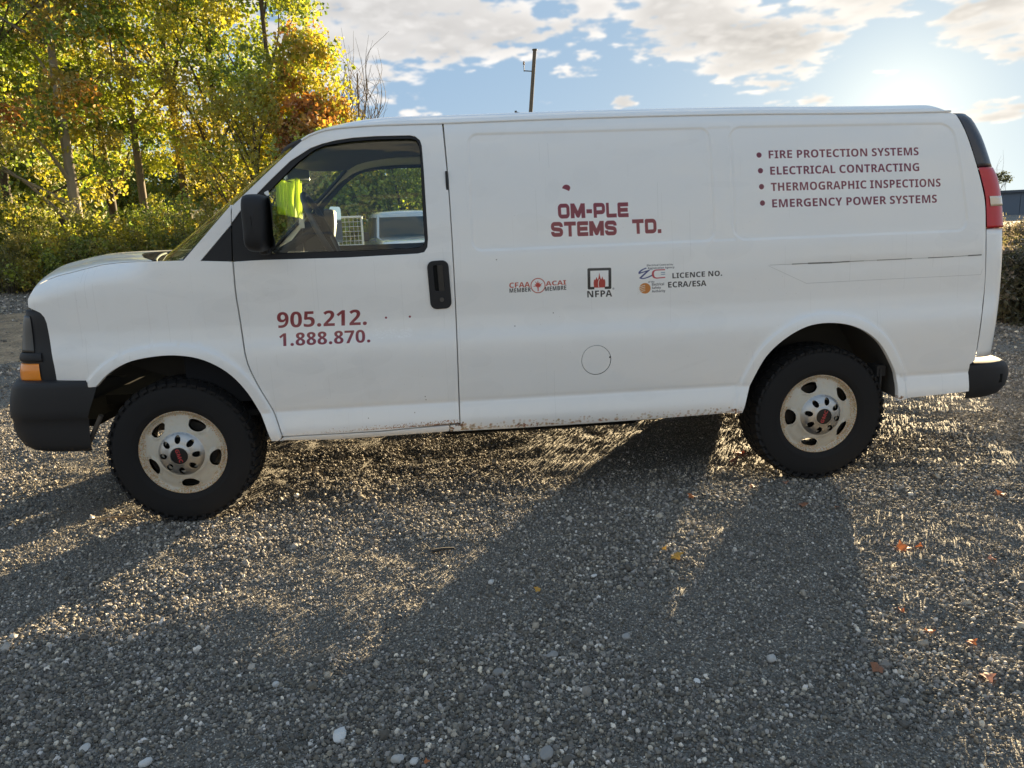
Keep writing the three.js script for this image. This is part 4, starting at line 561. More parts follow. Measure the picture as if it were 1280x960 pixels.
// ------------------------------------------------------------ van: underside, wheel wells
{
  const wells = []; for (const [arch, cx] of [[archFL, 0], [archRL, 3.43]]) { const ys = arch.map((p) => [p[0], p[1] + 0.012]), a = ys.map((p) => [p[0], p[1], sideZ(p[0], p[1]) - 0.012]), b = ys.map((p) => [p[0], p[1] + 0.03, -0.42]), top = gridGeo([a, b]); wells.push(top, mirror(top)); const sh = new THREE.Shape(ys.map((p) => new THREE.Vector2(p[0], p[1] + 0.03))); const g = new THREE.ShapeGeometry(sh).translate(0, 0, -0.42); wells.push(g, mirror(g)); }
  const liner = std({ color: lin(0.05, 0.048, 0.045), roughness: 0.95 }); for (const g of wells) part('wheel_well', g, liner, van);
  const f0 = archFL[archFL.length - 1][0], f1 = archRL[0][0];
  part('floor_pan', [box(f1 - f0 + 0.04, 0.05, 1.88, (f0 + f1) / 2, 0.50, -1), box(0.9, 0.05, 1.10, 3.43, 0.62, -1), box(0.6, 0.05, 1.86, 4.22, 0.52, -1), box(1.05, 0.05, 1.10, 0.0, 0.60, -1), box(0.25, 0.04, 1.5, -0.62, 0.52, -1)], M.dark, van);
  part('chassis_rail', [box(4.6, 0.10, 0.07, 1.9, 0.44, -0.55), box(4.6, 0.10, 0.07, 1.9, 0.44, -1.45), box(0.08, 0.08, 0.9, 1.0, 0.43, -1), box(0.08, 0.08, 0.9, 2.4, 0.43, -1)], M.steel, van);
  part('axle', [cyl(0.045, 0.045, 1.5, 16).rotateX(Math.PI / 2).translate(3.43, WR - 0.01, -1), new THREE.SphereGeometry(0.13, 20, 14).translate(3.43, WR - 0.01, -1), cyl(0.035, 0.035, 2.3, 12).rotateZ(Math.PI / 2).translate(2.2, 0.42, -1), box(0.10, 0.09, 1.3, 0, 0.36, -1), bar([0.05, 0.34, -0.3], [-0.25, 0.42, -0.6], 0.02), bar([0.05, 0.34, -1.7], [-0.25, 0.42, -1.4], 0.02)], M.steel, van);
  part('exhaust', [tube([[0.6, 0.40, -1.25], [1.6, 0.38, -1.3], [2.6, 0.40, -1.3], [3.2, 0.52, -1.35], [3.8, 0.5, -1.5], [4.2, 0.42, -1.8]], 0.03, 10, 60), rbox(0.55, 0.15, 0.24, 0.06, 1.9, 0.40, -1.3)], M.steel, van);
  part('fuel_tank', rbox(1.1, 0.2, 0.42, 0.04, 1.9, 0.44, -0.4), M.dark, van);
  const mf = S(1116, 484); part('mud_flap', [rbox(0.012, 0.16, 0.12, 0.005, mf[0] - 0.035, mf[1] + 0.015, -0.10), box(0.05, 0.06, 0.1, mf[0] - 0.03, mf[1] + 0.08, -0.1)], M.rubber, van);
}
// ------------------------------------------------------------ van: cab
{
  const lining = []; const x1 = 1.46, yb = 0.55;
  part('bulkhead', box(0.03, 1.42, 1.66, x1 + 0.03, 1.24, -1), M.trim, van);
  part('cab_floor', box(1.2, 0.03, 1.8, 0.86, 0.56, -1), M.dark, van);
  const rows = []; for (let j = 0; j <= 10; j++) { const r = []; for (let i = 0; i <= 20; i++) { const p = roofPoint(lerp(0.03, 0.97, i / 20), lerp(0.012, 0.22, j / 10)); r.push([p[0], p[1] - 0.035, p[2]]); } rows.push(r); }
  part('headliner', gridGeo(rows), M.headliner, van);
  const dash = new THREE.Shape(); dash.moveTo(-0.02, 0.62); dash.lineTo(-0.02, 1.12); dash.quadraticCurveTo(0.12, 1.20, 0.32, 1.19); dash.quadraticCurveTo(0.39, 1.18, 0.38, 1.09); dash.lineTo(0.36, 0.8); dash.lineTo(0.30, 0.62);
  const db = part('dashboard', new THREE.ExtrudeGeometry(dash, { depth: 1.76, bevelEnabled: false, curveSegments: 8 }).translate(0.06, 0, -1.88), M.trim, van);
  part('instrument_hood', rbox(0.2, 0.10, 0.42, 0.045, 0.40, 1.21, -0.55), M.trim, db);
  part('centre_stack', rbox(0.12, 0.34, 0.36, 0.03, 0.46, 1.02, -1.02), M.plastic, db);
  const sw = new THREE.Group(); sw.name = 'steering_wheel'; van.add(sw); { const q = onZ(402, 284, -0.52); sw.position.set(q.x, q.y, q.z); } sw.rotation.z = 0.42; 
  part('wheel_rim', new THREE.TorusGeometry(0.195, 0.016, 12, 48).rotateY(Math.PI / 2), std({ color: lin(0.06, 0.06, 0.065), roughness: 0.45 }), sw); part('wheel_hub', [rbox(0.06, 0.13, 0.16, 0.03), bar([0, 0, -0.19], [0, 0, 0.19], 0.014), bar([0, 0, 0], [0, -0.19, 0], 0.014)], M.trim, sw); part('column', bar([0, 0, 0], [-0.30, -0.02, 0], 0.022, 12), M.trim, sw);
  for (const z of [-0.50, -1.50]) { const s = new THREE.Group(); s.name = 'seat'; van.add(s); s.position.set(1.12, 0.60, z); part('seat_cushion', rbox(0.52, 0.20, 0.52, 0.07, 0, 0.24, 0), M.fabric, s); part('seat_base', box(0.4, 0.16, 0.4, 0, 0.08, 0), M.dark, s); const b = part('seat_back', rbox(0.15, 0.56, 0.50, 0.06, 0, 0.26, 0), M.fabric, s); b.position.set(0.19, 0.30, 0); b.rotation.z = -0.14; }
  // rear-view mirror with a hi-vis vest hung from it
  const mp = onZ(371, 219, -0.96); const rv = part('rear_view_mirror', [rbox(0.03, 0.075, 0.22, 0.014, 0, 0, 0)], std({ color: lin(0.55, 0.6, 0.58), roughness: 0.2, metalness: 0.5 }), van); rv.position.copy(mp); rv.rotation.y = -0.5; part('mirror_stalk', bar([-0.01, 0.02, 0], [-0.10, 0.09, 0], 0.008), M.black, rv);
  const door2 = fdoor; part('door_card', sheet(trace([[296, 328.5], [520, 320], [532, 316], [569, 500], [360, 520]]), [], inset(0.07), { step: 0.1, lip: 0.01 }), M.trim, door); part('door_card', mirror(door.children[door.children.length - 1].geometry), M.trim, door2);
}
{
  const a = onZ(346, 227, -0.95), b = onZ(376, 225, -0.95), c = onZ(376, 273, -0.95), d = onZ(350, 268, -0.95), rows = [];
  for (let j = 0; j <= 24; j++) { const t = j / 24, r = []; for (let i = 0; i <= 30; i++) { const s = i / 30, e = V3().lerpVectors(a, b, s).lerp(V3().lerpVectors(d, c, s), t); const f = 0.022 * Math.sin(s * 17 + 1.2 * Math.sin(t * 3)) * (0.5 + t) + 0.012 * Math.sin(s * 39 + 2 * t); r.push([e.x, e.y + (j === 0 ? 0.01 * Math.sin(s * 9) : 0), e.z + f + 0.03]); } rows.push(r); }
  for (const r of rows.slice().reverse()) rows.push(r.map((p) => [p[0], p[1], p[2] - 0.05 - 0.01 * Math.sin(p[0] * 60)]));
  const m = part('safety_vest', gridGeo(rows), new THREE.MeshPhysicalMaterial({ color: lin(0.60, 0.72, 0.07), roughness: 0.9, transmission: 0.35, thickness: 0, side: THREE.DoubleSide }), scene);
  m.userData = { label: 'fluorescent yellow-green safety vest hanging inside the van windscreen', category: 'vest' };
}
// ============================================================ plants
function place(u, dist, v = 300) { const d = ray(u, v); const l = Math.hypot(d.x, d.z); const x = EYE.x + d.x / l * dist, z = EYE.z + d.z / l * dist; return [x, groundY(x, z), z]; }
const leafMat = new THREE.MeshPhysicalMaterial({ color: 0xffffff, roughness: 0.85, transmission: 0.6, thickness: 0, side: THREE.DoubleSide });
const barkTex = noiseTex(256, (a, b) => 0.35 + 0.65 * fbm(a * 26, b * 5, 4));
const bark = (r, g, b) => std({ color: lin(r, g, b), roughness: 0.95, bumpMap: barkTex, bumpScale: 0.02 });
const barks = [bark(0.15, 0.125, 0.10), bark(0.075, 0.062, 0.05), bark(0.26, 0.23, 0.19)];
function leafClump(seed, n, size, spread, slim = 0.5) {
  const R = rng(seed), pos = [], nor = [];
  for (let k = 0; k < n; k++) {
    const c = V3(R() - .5, (R() - .5) * .8, R() - .5).multiplyScalar(2 * spread), a = V3(R() - .5, R() * 0.5 - .45, R() - .5).normalize(), b = V3(R() - .5, R() - .5, R() - .5).cross(a).normalize(), s = size * (0.7 + 0.6 * R());
    const p = (x, y, z = 0) => c.clone().addScaledVector(a, x * s).addScaledVector(b, y * s).add(V3(0, z * s, 0)), q = [p(0, 0), p(.38, slim, .06), p(1, .02, -.1), p(.38, -slim, .06)];
    for (const i of [0, 1, 2, 0, 2, 3]) pos.push(q[i].x, q[i].y, q[i].z);
  }
  const g = new THREE.BufferGeometry(); g.setAttribute('position', new THREE.Float32BufferAttribute(pos, 3)); g.computeVertexNormals(); return g;
}
const clumps = [leafClump(11, 11, 0.105, 0.19), leafClump(12, 11, 0.095, 0.18), leafClump(13, 10, 0.115, 0.2)], fine = [leafClump(14, 12, 0.08, 0.11, 0.24), leafClump(15, 12, 0.07, 0.10, 0.20)];
function limb(path, r0, r1, n = 7) { const c = new THREE.CatmullRomCurve3(path), seg = Math.max(4, path.length * 3), g = new THREE.TubeGeometry(c, seg, 1, n, false), p = g.attributes.position; for (let j = 0; j <= seg; j++) { const q = c.getPointAt(j / seg), r = lerp(r0, r1, j / seg); for (let i = 0; i <= n; i++) { const k = j * (n + 1) + i; p.setXYZ(k, q.x + (p.getX(k) - q.x) * r, q.y + (p.getY(k) - q.y) * r, q.z + (p.getZ(k) - q.z) * r); } } g.computeVertexNormals(); return g; }
const YG = [[0.36, 0.38, 0.026], [0.31, 0.37, 0.026], [0.41, 0.38, 0.03]], GR = [[0.17, 0.25, 0.03], [0.22, 0.29, 0.03], [0.13, 0.20, 0.03]], OR = [[0.55, 0.29, 0.03], [0.52, 0.33, 0.03], [0.55, 0.24, 0.035]], YE = [[0.45, 0.36, 0.034], [0.41, 0.34, 0.034], [0.35, 0.31, 0.034]], RD = [[0.46, 0.20, 0.035], [0.50, 0.24, 0.035], [0.40, 0.24, 0.03]];
function tree(name, label, at, o) {
  const R = rng(o.seed), t = thing(name, label, 'tree', at, 0, o.group), H = o.h, geos = [], lean = o.lean ?? 0;
  const top = V3(lean * H + (R() - .5) * 0.4, H * 0.93, (R() - .5) * 0.5), mid = V3(lean * H * 0.3 + (R() - .5) * 0.2, H * 0.45, (R() - .5) * 0.2), stem = [V3(0, -0.25, 0), V3((R() - .5) * 0.1, H * 0.16, 0), mid, V3().lerpVectors(mid, top, 0.55), top], sc = new THREE.CatmullRomCurve3(stem);
  geos.push(limb(stem, o.trunk, 0.025, 9));
  const cl = [], n = o.clusters ?? 70, cx = o.cx ?? 0, base = o.base, rx = o.rx;
  for (let k = 0; k < n; k++) {
    const f = Math.pow(R(), 0.85), y = lerp(base, H, f), prof = Math.pow(Math.sin(Math.PI * clamp(0.10 + 0.86 * Math.pow(f, o.shape ?? 0.75), 0, 1)), 0.7), a = R() * 6.2832, rr = rx * prof * (0.35 + 0.65 * Math.sqrt(R())) * (0.8 + 0.35 * vnoise(a * 1.3 + k, o.seed));
    const s = sc.getPointAt(clamp(f * 0.8 + 0.12)); cl.push(V3(s.x + cx * prof + Math.cos(a) * rr, y, s.z + Math.sin(a) * rr));
  }
  const nl = o.limbs ?? 12; for (let k = 0; k < nl; k++) { const c = cl[Math.floor(k / nl * n)], sy = clamp((c.y - 1.0 - 1.5 * R()) / H, 0.12, 0.85), s = sc.getPointAt(clamp(sy)); geos.push(limb([s, V3().lerpVectors(s, c, 0.5).add(V3((R() - .5) * .4, 0.25 * R(), (R() - .5) * .4)), c], o.trunk * lerp(0.45, 0.16, sy), 0.012, 5)); if (o.twigs) for (let q = 0; q < o.twigs; q++) { const w = V3().lerpVectors(s, c, 0.35 + 0.6 * R()); geos.push(limb([w, w.clone().add(V3((R() - .5) * 1.0, 0.45 + 0.6 * R(), (R() - .5) * 1.0)), w.clone().add(V3((R() - .5) * 1.7, 1.0 + 1.1 * R(), (R() - .5) * 1.7))], 0.010, 0.003, 4)); } }
  part('trunk', geos.map((g) => g.toNonIndexed()), barks[o.bark ?? 0], t);
  const per = o.per ?? 80; if (per) {
    const m = new THREE.InstancedMesh(clumps[o.seed % 3], leafMat, n * per), Q = new THREE.Quaternion(), E = new THREE.Euler(), X = new THREE.Matrix4(), C = new THREE.Color();
    let i = 0; for (const c of cl) { const pal = o.pick ? o.pick(c, R) : o.pal, b = pal[Math.floor(R() * pal.length)], sp = (o.puff ?? 0.54) * (0.7 + 0.6 * R()), br = 0.8 + 0.4 * R(); for (let k = 0; k < per; k++) { const g = () => (R() + R() + R() - 1.5) * 1.25; E.set(R() * 6.3, R() * 6.3, R() * 6.3); const s = (o.leaf ?? 1) * (0.7 + 0.6 * R()); X.compose(V3(c.x + g() * sp, c.y + g() * sp * 0.62, c.z + g() * sp), Q.setFromEuler(E), V3(s, s, s)); m.setMatrixAt(i, X); const w = br * (0.75 + 0.5 * R()); C.setRGB(b[0] * w, b[1] * w, b[2] * w); m.setColorAt(i++, C); } }
    m.name = 'crown'; m.castShadow = m.receiveShadow = true; m.userData.kind = 'stuff'; t.add(m);
  }
  return t;
}
function shrub(name, label, at, o) {
  const R = rng(o.seed), t = thing(name, label, o.category ?? 'shrub', at, 0, o.group), geos = [], n = o.stems ?? 22, per = o.per ?? 60, m = new THREE.InstancedMesh((o.fine ? fine : clumps)[o.seed % 2], leafMat, n * per + (o.heads ? n * 14 : 0)), Q = new THREE.Quaternion(), E = new THREE.Euler(), X = new THREE.Matrix4(), C = new THREE.Color(); let i = 0;
  for (let k = 0; k < n; k++) {
    const a = R() * 6.2832, d = Math.sqrt(R()) * o.r, h = o.h * (0.38 + 0.72 * R()), b = V3(Math.cos(a) * d * 0.5, -0.05, Math.sin(a) * d * 0.5), e = V3(Math.cos(a) * d, h, Math.sin(a) * d), mid = V3().lerpVectors(b, e, 0.55).add(V3((R() - .5) * .15, 0.05, (R() - .5) * .15)), c = new THREE.CatmullRomCurve3([b, mid, e]);
    geos.push(limb([b, mid, e], 0.013, 0.004, 4)); const col = o.pal[Math.floor(R() * o.pal.length)], br = 0.75 + 0.5 * R();
    for (let j = 0; j < per; j++) { const f = 0.12 + 0.88 * Math.sqrt(R()), q = c.getPointAt(f), w = (o.puff ?? 0.22) * (1.15 - 0.6 * f); E.set(R() * 6.3, R() * 6.3, R() * 6.3); const s = (o.leaf ?? 0.7) * (0.6 + 0.7 * R()); X.compose(V3(q.x + (R() - .5) * 2 * w, q.y + (R() - .5) * w, q.z + (R() - .5) * 2 * w), Q.setFromEuler(E), V3(s, s, s)); m.setMatrixAt(i, X); const v = br * (0.7 + 0.6 * R()); C.setRGB(col[0] * v, col[1] * v, col[2] * v); m.setColorAt(i++, C); }
    if (o.heads) for (let j = 0; j < 14; j++) { const q = c.getPointAt(0.88 + 0.12 * R()); E.set(R() * 6.3, R() * 6.3, R() * 6.3); const s = 0.45 + 0.35 * R(), v = 0.8 + 0.4 * R(); X.compose(V3(q.x + (R() - .5) * .16, q.y + (R() - .5) * .12, q.z + (R() - .5) * .16), Q.setFromEuler(E), V3(s, s, s)); m.setMatrixAt(i, X); C.setRGB(o.heads[0] * v, o.heads[1] * v, o.heads[2] * v); m.setColorAt(i++, C); }
  }
  part('stem', geos.map((g) => g.toNonIndexed()), barks[1], t).userData.kind = 'stuff'; m.name = 'foliage'; m.userData.kind = 'stuff'; m.castShadow = m.receiveShadow = true; t.add(m); return t;
}
const beside = (u) => (u < -15 ? 'past the outermost green maple' : u < 10 ? 'below the outermost green maple' : u < 35 ? 'below the dark green maple' : u < 60 ? 'between the dark green and the orange maple' : u < 75 ? 'near the pale maple trunk' : u < 95 ? 'touching the pale maple trunk' : u < 118 ? 'under the orange boughs' : u < 138 ? 'between orange maple and slender poplar' : u < 158 ? 'below the slender dark poplar' : u < 178 ? 'between the two straight poplars' : u < 198 ? 'below the grey poplar trunk' : u < 215 ? 'past the grey poplar trunk' : u < 234 ? 'before the bent poplar' : u < 253 ? 'below the bent poplar' : u < 272 ? 'before the white trailer' : u < 293 ? 'below the bare-limbed tree' : u < 315 ? 'beside the leaning pole' : u < 338 ? 'below the yellow tree' : u < 365 ? 'below the tall green poplar' : 'before the golden orange tree');
const WOOD = 'trees along the edge of the wood';
tree('maple_tree', 'maple with pale trunk and low boughs turning orange beside the shrubs', place(100, 26), { seed: 3, h: 14, trunk: 0.19, rx: 3.9, cx: -1.2, base: 2.7, clusters: 112, per: 20, bark: 2, limbs: 20, group: WOOD, pick: (c, R) => (c.x > -2.0 + 2 * R() && c.y < 5.3 && c.y > 2.4 ? (R() < 0.62 ? OR : YE) : c.y < 5 ? (R() < 0.5 ? YG : YE) : R() < 0.34 ? [[0.36, 0.28, 0.03], [0.28, 0.24, 0.03]] : R() < 0.5 ? GR : YG) });
tree('maple_tree', 'dark green maple with a thin dim trunk at the wood corner', place(18, 27), { seed: 6, h: 13, trunk: 0.15, rx: 3.6, base: 2.2, clusters: 88, per: 20, bark: 1, group: WOOD, pick: (c, R) => (R() < 0.55 ? GR : R() < 0.6 ? YG : [[0.30, 0.18, 0.03]]) });
tree('maple_tree', 'green maple leaning out from the end of the wood over shrubs', place(-50, 26), { seed: 7, h: 14, trunk: 0.2, rx: 3.8, base: 2.0, clusters: 80, per: 20, bark: 1, group: WOOD, pick: (c, R) => (R() < 0.6 ? GR : YG) });
tree('poplar_tree', 'tall yellow-green poplar with a dark slender trunk next to the orange maple', place(146, 28.5), { seed: 9, h: 15.5, trunk: 0.15, rx: 2.3, base: 4.0, clusters: 92, per: 20, bark: 1, group: WOOD, pick: (c, R) => (R() < 0.72 ? YG : R() < 0.5 ? YE : GR) });
tree('poplar_tree', 'tall poplar with grey trunk and bright yellow-green leaves hanging low', place(186, 27.5), { seed: 10, h: 15, trunk: 0.15, rx: 2.2, cx: 0.3, base: 3.1, clusters: 92, per: 20, bark: 0, group: WOOD, pick: (c, R) => (R() < 0.6 ? YG : R() < 0.5 ? YE : GR) });
tree('poplar_tree', 'tall poplar with lime foliage over a bent dark trunk', place(240, 27.5), { seed: 12, h: 14.4, trunk: 0.16, rx: 2.2, base: 3.4, clusters: 84, per: 20, bark: 1, lean: -0.02, group: WOOD, pick: (c, R) => (R() < 0.6 ? YG : GR) });
tree('ash_tree', 'sparse tree with long bare dark limbs showing between yellow leaves', place(290, 26.5), { seed: 13, h: 13.4, trunk: 0.18, rx: 2.3, base: 2.9, clusters: 44, per: 20, bark: 1, limbs: 26, twigs: 2, puff: 0.5, group: WOOD, pick: (c, R) => (c.y < 6 ? YE : YG) });
tree('poplar_tree', 'tall green poplar standing behind the van windscreen', place(358, 25.5), { seed: 15, h: 12.4, trunk: 0.14, rx: 1.75, base: 3.4, clusters: 86, per: 20, bark: 1, limbs: 18, puff: 0.55, group: WOOD, pick: (c, R) => (R() < 0.4 ? GR : YG) });
tree('maple_tree', 'yellow leafed tree with broad low crown behind the van windscreen', place(328, 23.2), { seed: 16, h: 5.5, trunk: 0.12, rx: 1.8, base: 1.7, clusters: 62, per: 12, puff: 0.5, bark: 1, group: WOOD, pick: (c, R) => (R() < 0.6 ? YE : YG) });
tree('maple_tree', 'rounded golden orange tree at the far end of the wood', place(400, 24), { seed: 18, h: 7.0, trunk: 0.11, rx: 1.35, base: 1.7, clusters: 66, per: 11, puff: 0.45, bark: 1, group: WOOD, pick: (c, R) => (R() < 0.5 ? YE : R() < 0.15 ? OR : YG) });
tree('maple_tree', 'small rusty orange tree beside the leafless tree', place(430, 24.5), { seed: 19, h: 5.3, trunk: 0.09, rx: 0.95, base: 1.2, clusters: 40, per: 12, puff: 0.4, bark: 1, group: WOOD, pick: (c, R) => (R() < 0.4 ? RD : R() < 0.5 ? OR : YE) });
tree('maple_tree', 'small red tree low behind the van roof corner', place(393, 23), { seed: 20, h: 5.0, trunk: 0.08, rx: 0.8, base: 3.4, clusters: 18, per: 20, puff: 0.35, bark: 1, group: WOOD, pick: () => RD });
tree('leafless_tree', 'leafless tree with fine bare twigs against the clouds', place(460, 24.5), { seed: 22, h: 6.5, trunk: 0.045, rx: 1.0, base: 3.6, clusters: 18, per: 0, limbs: 15, twigs: 5, bark: 0, group: WOOD, pal: YG });
const deep = [[-95, 37, 14], [-50, 39, 15], [-8, 36, 15], [34, 38, 14], [78, 37, 12]];
deep.forEach(([u, d, h], k) => tree('dense_tree', 'dense shaded green tree deeper in the wood ' + ['at its outer end', 'behind the outermost maple', 'behind the dark green maple', 'between two front maples', 'behind the orange maple'][k], place(u, d), { seed: 40 + k, h, trunk: 0.18, rx: 3.0, base: 1.6, clusters: 84, per: 20, leaf: 1.35, puff: 0.9, bark: 1, limbs: 8, group: 'trees deeper inside the wood', pick: (c, R) => (R() < 0.6 ? GR : YG) }));
const thicket = [[52, 44], [84, 46], [112, 45], [138, 48], [164, 46], [190, 47], [216, 45], [242, 47], [268, 46], [296, 48], [324, 46], [352, 47], [378, 46], [-5, 45], [24, 47]];
thicket.forEach(([u, d], k) => tree('sapling_tree', 'shady leafy sapling far behind, seen ' + beside(u), place(u, d), { seed: 60 + k, h: 4.4 + (k * 53 % 16) / 10, trunk: 0.06, rx: 1.9, base: 0.2, clusters: 60, per: 20, puff: 0.55, bark: 1, limbs: 8, group: 'saplings under the trees', pick: (c, R) => (R() < 0.6 ? GR : R() < 0.6 ? YG : YE) }));
const green2 = [[392, 21.5, 3.7, 'in front of the small red tree'], [420, 22.4, 3.6, 'behind the white barred panel'], [448, 21.6, 3.9, 'between the barred panel and the pickup'], [476, 22.4, 3.7, 'behind the pickup windscreen'], [503, 21.8, 3.5, 'behind the pickup roof'], [533, 23.6, 3.0, 'where a gap of sky shows'], [566, 23, 3.5, 'past the pickup tail']];
green2.forEach(([u, d, h, where], k) => tree('willow_tree', 'low bushy green tree ' + where, place(u, d), { seed: 75 + k, h, trunk: 0.07, rx: 1.35, base: 0.3, clusters: 62, leaf: 0.9, per: 9, puff: 0.55, bark: 1, limbs: 8, group: 'bushy trees beyond the van', pick: (c, R) => (R() < 0.5 ? [[0.30, 0.38, 0.04], [0.24, 0.33, 0.04]] : YG) }));
const hedge = [[-30, 24.5, 2.2], [-2, 23.6, 2.0], [22, 24.4, 2.5], [46, 23.4, 1.6], [66, 24.4, 2.3], [88, 23.2, 1.3], [108, 24, 1.9], [128, 23, 1.5], [148, 23.6, 2.1], [168, 22.8, 1.3], [188, 23.4, 1.8], [206, 22.6, 2.3], [224, 22.8, 1.8], [244, 22.2, 2.2], [262, 22.6, 1.9], [282, 22, 2.1], [304, 21.8, 1.8], [326, 21.6, 1.9], [350, 21.4, 1.7]];
hedge.forEach(([u, d, h], k) => shrub('wild_shrub', (k % 3 === 1 ? 'feathery pale green weed clump ' : k % 3 ? 'green shrub with yellow tinged leaves ' : 'golden leaved shrub ') + beside(u), place(u, d), { seed: 100 + k, h, r: 1.1, stems: 26, per: 16, leaf: k % 3 === 1 ? 0.9 : 0.75, fine: k % 3 === 1, puff: 0.26, group: ['golden shrubs at the wood edge', 'weed clumps at the wood edge', 'green shrubs at the wood edge'][k % 3], pal: k % 3 === 1 ? [[0.20, 0.22, 0.05], [0.26, 0.25, 0.05]] : k % 3 ? [...GR, ...YG] : [...YG, ...YE] }));
const scrub = [[1236, 12.6, 0.9], [1256, 12.0, 0.95], [1280, 11.6, 0.9], [1306, 11.8, 1.0], [1335, 12.4, 1.0], [1246, 14.4, 1.1], [1272, 14.2, 1.12], [1300, 14.6, 1.1], [1365, 12.8, 1.0], [1268, 17, 1.14], [1240, 17, 1.1], [1215, 15.6, 1.0], [1405, 13.6, 0.8], [1340, 15.8, 0.9]];
scrub.forEach(([u, d, h], k) => shrub('scrub_bush', (k < 5 || k === 8 ? 'grey-green weedy bush on the gravel edge ' : 'taller weedy bush in the second row ') + ['behind the tail light', 'next to the rear bumper side', 'before the warehouse wall', 'with the palest seed heads', 'past the warehouse corner', 'behind the tail light', 'before the warehouse', 'at the far end', 'at the end of the row', 'hard against the warehouse', 'under the sparse sapling', 'hidden mostly by the tail', 'standing a little apart', 'low and ragged'][k], place(u, d, 262), { seed: 140 + k, h: h * (0.8 + 0.25 * ((k * 7) % 5) / 5), r: 0.62 + 0.3 * ((k * 3) % 4) / 4, stems: 34, per: 36, leaf: 0.8, fine: true, puff: 0.16, group: k < 5 ? 'weedy bushes along the gravel' : 'weedy bushes behind', pal: [[0.075, 0.085, 0.03], [0.11, 0.10, 0.04], [0.13, 0.12, 0.05]], heads: [0.26, 0.22, 0.17] }));
tree('roadside_tree', 'small sparse tree poking up behind the tail light', place(1246, 62, 262), { seed: 161, h: 3.1, trunk: 0.03, rx: 0.5, base: 2.6, clusters: 10, per: 7, puff: 0.2, leaf: 0.7, twigs: 1, bark: 1, limbs: 8, group: WOOD, pal: [[0.07, 0.08, 0.03]] });
{ // dry grass and leaf litter between the gravel and the shrubs
  const R = rng(31), g = leafClump(33, 9, 0.16, 0.10, 0.12), m = new THREE.InstancedMesh(g, leafMat, 16000), Q = new THREE.Quaternion(), E = new THREE.Euler(), X = new THREE.Matrix4(), C = new THREE.Color();
  for (let i = 0; i < 16000; i++) { const p = place(lerp(-60, 560, R()), 23.6 + 5.5 * Math.sqrt(R())); E.set((R() - .5) * .8, R() * 6.3, Math.PI + (R() - .5) * .8); const s = 0.6 + 0.8 * R(); X.compose(V3(p[0], p[1] + 0.04, p[2]), Q.setFromEuler(E), V3(s, s, s)); m.setMatrixAt(i, X); const v = 0.7 + 0.6 * R(), c = R() < 0.4 ? [0.17, 0.15, 0.05] : R() < 0.6 ? [0.12, 0.14, 0.03] : [0.30, 0.17, 0.05]; C.setRGB(c[0] * v, c[1] * v, c[2] * v); m.setColorAt(i, C); }
  m.name = 'grass'; m.userData.kind = 'stuff'; m.userData.label = 'dry grass and leaf litter at the foot of the shrubs'; m.castShadow = m.receiveShadow = true; scene.add(m);
}
// ============================================================ things beyond the van
{
  const at = place(652.5, 45, 283), up = V3(0.10, 1, 0), h = (() => { const d = ray(667.5, 62); return EYE.y + d.y / Math.hypot(d.x, d.z) * 45 - at[1]; })(), p = thing('utility_pole', 'weathered wooden utility pole rising behind the van roof', 'pole', at);
  part('pole', limb([V3(0, -0.4, 0), V3(up.x * h * 0.5, h * 0.5, 0), V3(up.x * h, h, 0)], 0.13, 0.105, 14), bark(0.13, 0.11, 0.09), p);
  const ya = h - 1.15; part('side_arm', [bar([up.x * ya, ya, 0], [up.x * ya - 0.55, ya + 0.04, 0], 0.03), bar([up.x * ya - 0.54, ya, 0], [up.x * ya - 0.54, ya + 0.4, 0], 0.025)], M.steel, p); part('insulator', [cyl(0.045, 0.06, 0.18, 12).translate(up.x * ya - 0.54, ya + 0.46, 0)], std({ color: lin(0.2, 0.13, 0.1), roughness: 0.3 }), p); part('pole_cap', cyl(0.15, 0.15, 0.06, 16).translate(up.x * h, h + 0.02, 0), M.steel, p);
}
{
  const a = place(1300, 92, 262), b = thing('warehouse', 'long low blue-grey metal warehouse behind the weedy bushes', 'building', [a[0], a[1] - 0.3, a[2]], -0.42);
  const wall = std({ color: lin(0.10, 0.135, 0.19), roughness: 0.6 }), H = (() => { const d = ray(1265, 241.5); return EYE.y + d.y / Math.hypot(d.x, d.z) * 86 - a[1] + 0.3; })(); part('wall', box(44, H, 16, 0, H / 2, 0), wall, b);
  for (let k = 0; k < 22; k++) part('cladding_panel', box(1.94, H - 0.25, 0.06, -21 + k * 2, H / 2 - 0.05, 8.03), wall, b);
  part('roof', box(44.6, 0.22, 16.6, 0, H + 0.11, 0), std({ color: lin(0.07, 0.09, 0.12), roughness: 0.6 }), b);
  for (const x of [-16, -8, 4, 13]) { const d = part('door', box(2.8, 2.7, 0.08, x, 1.35, 8.12), std({ color: lin(0.3, 0.31, 0.33), roughness: 0.5 }), b); part('handle', box(0.2, 0.06, 0.06, x, 1.0, 8.19), M.black, d); }
}
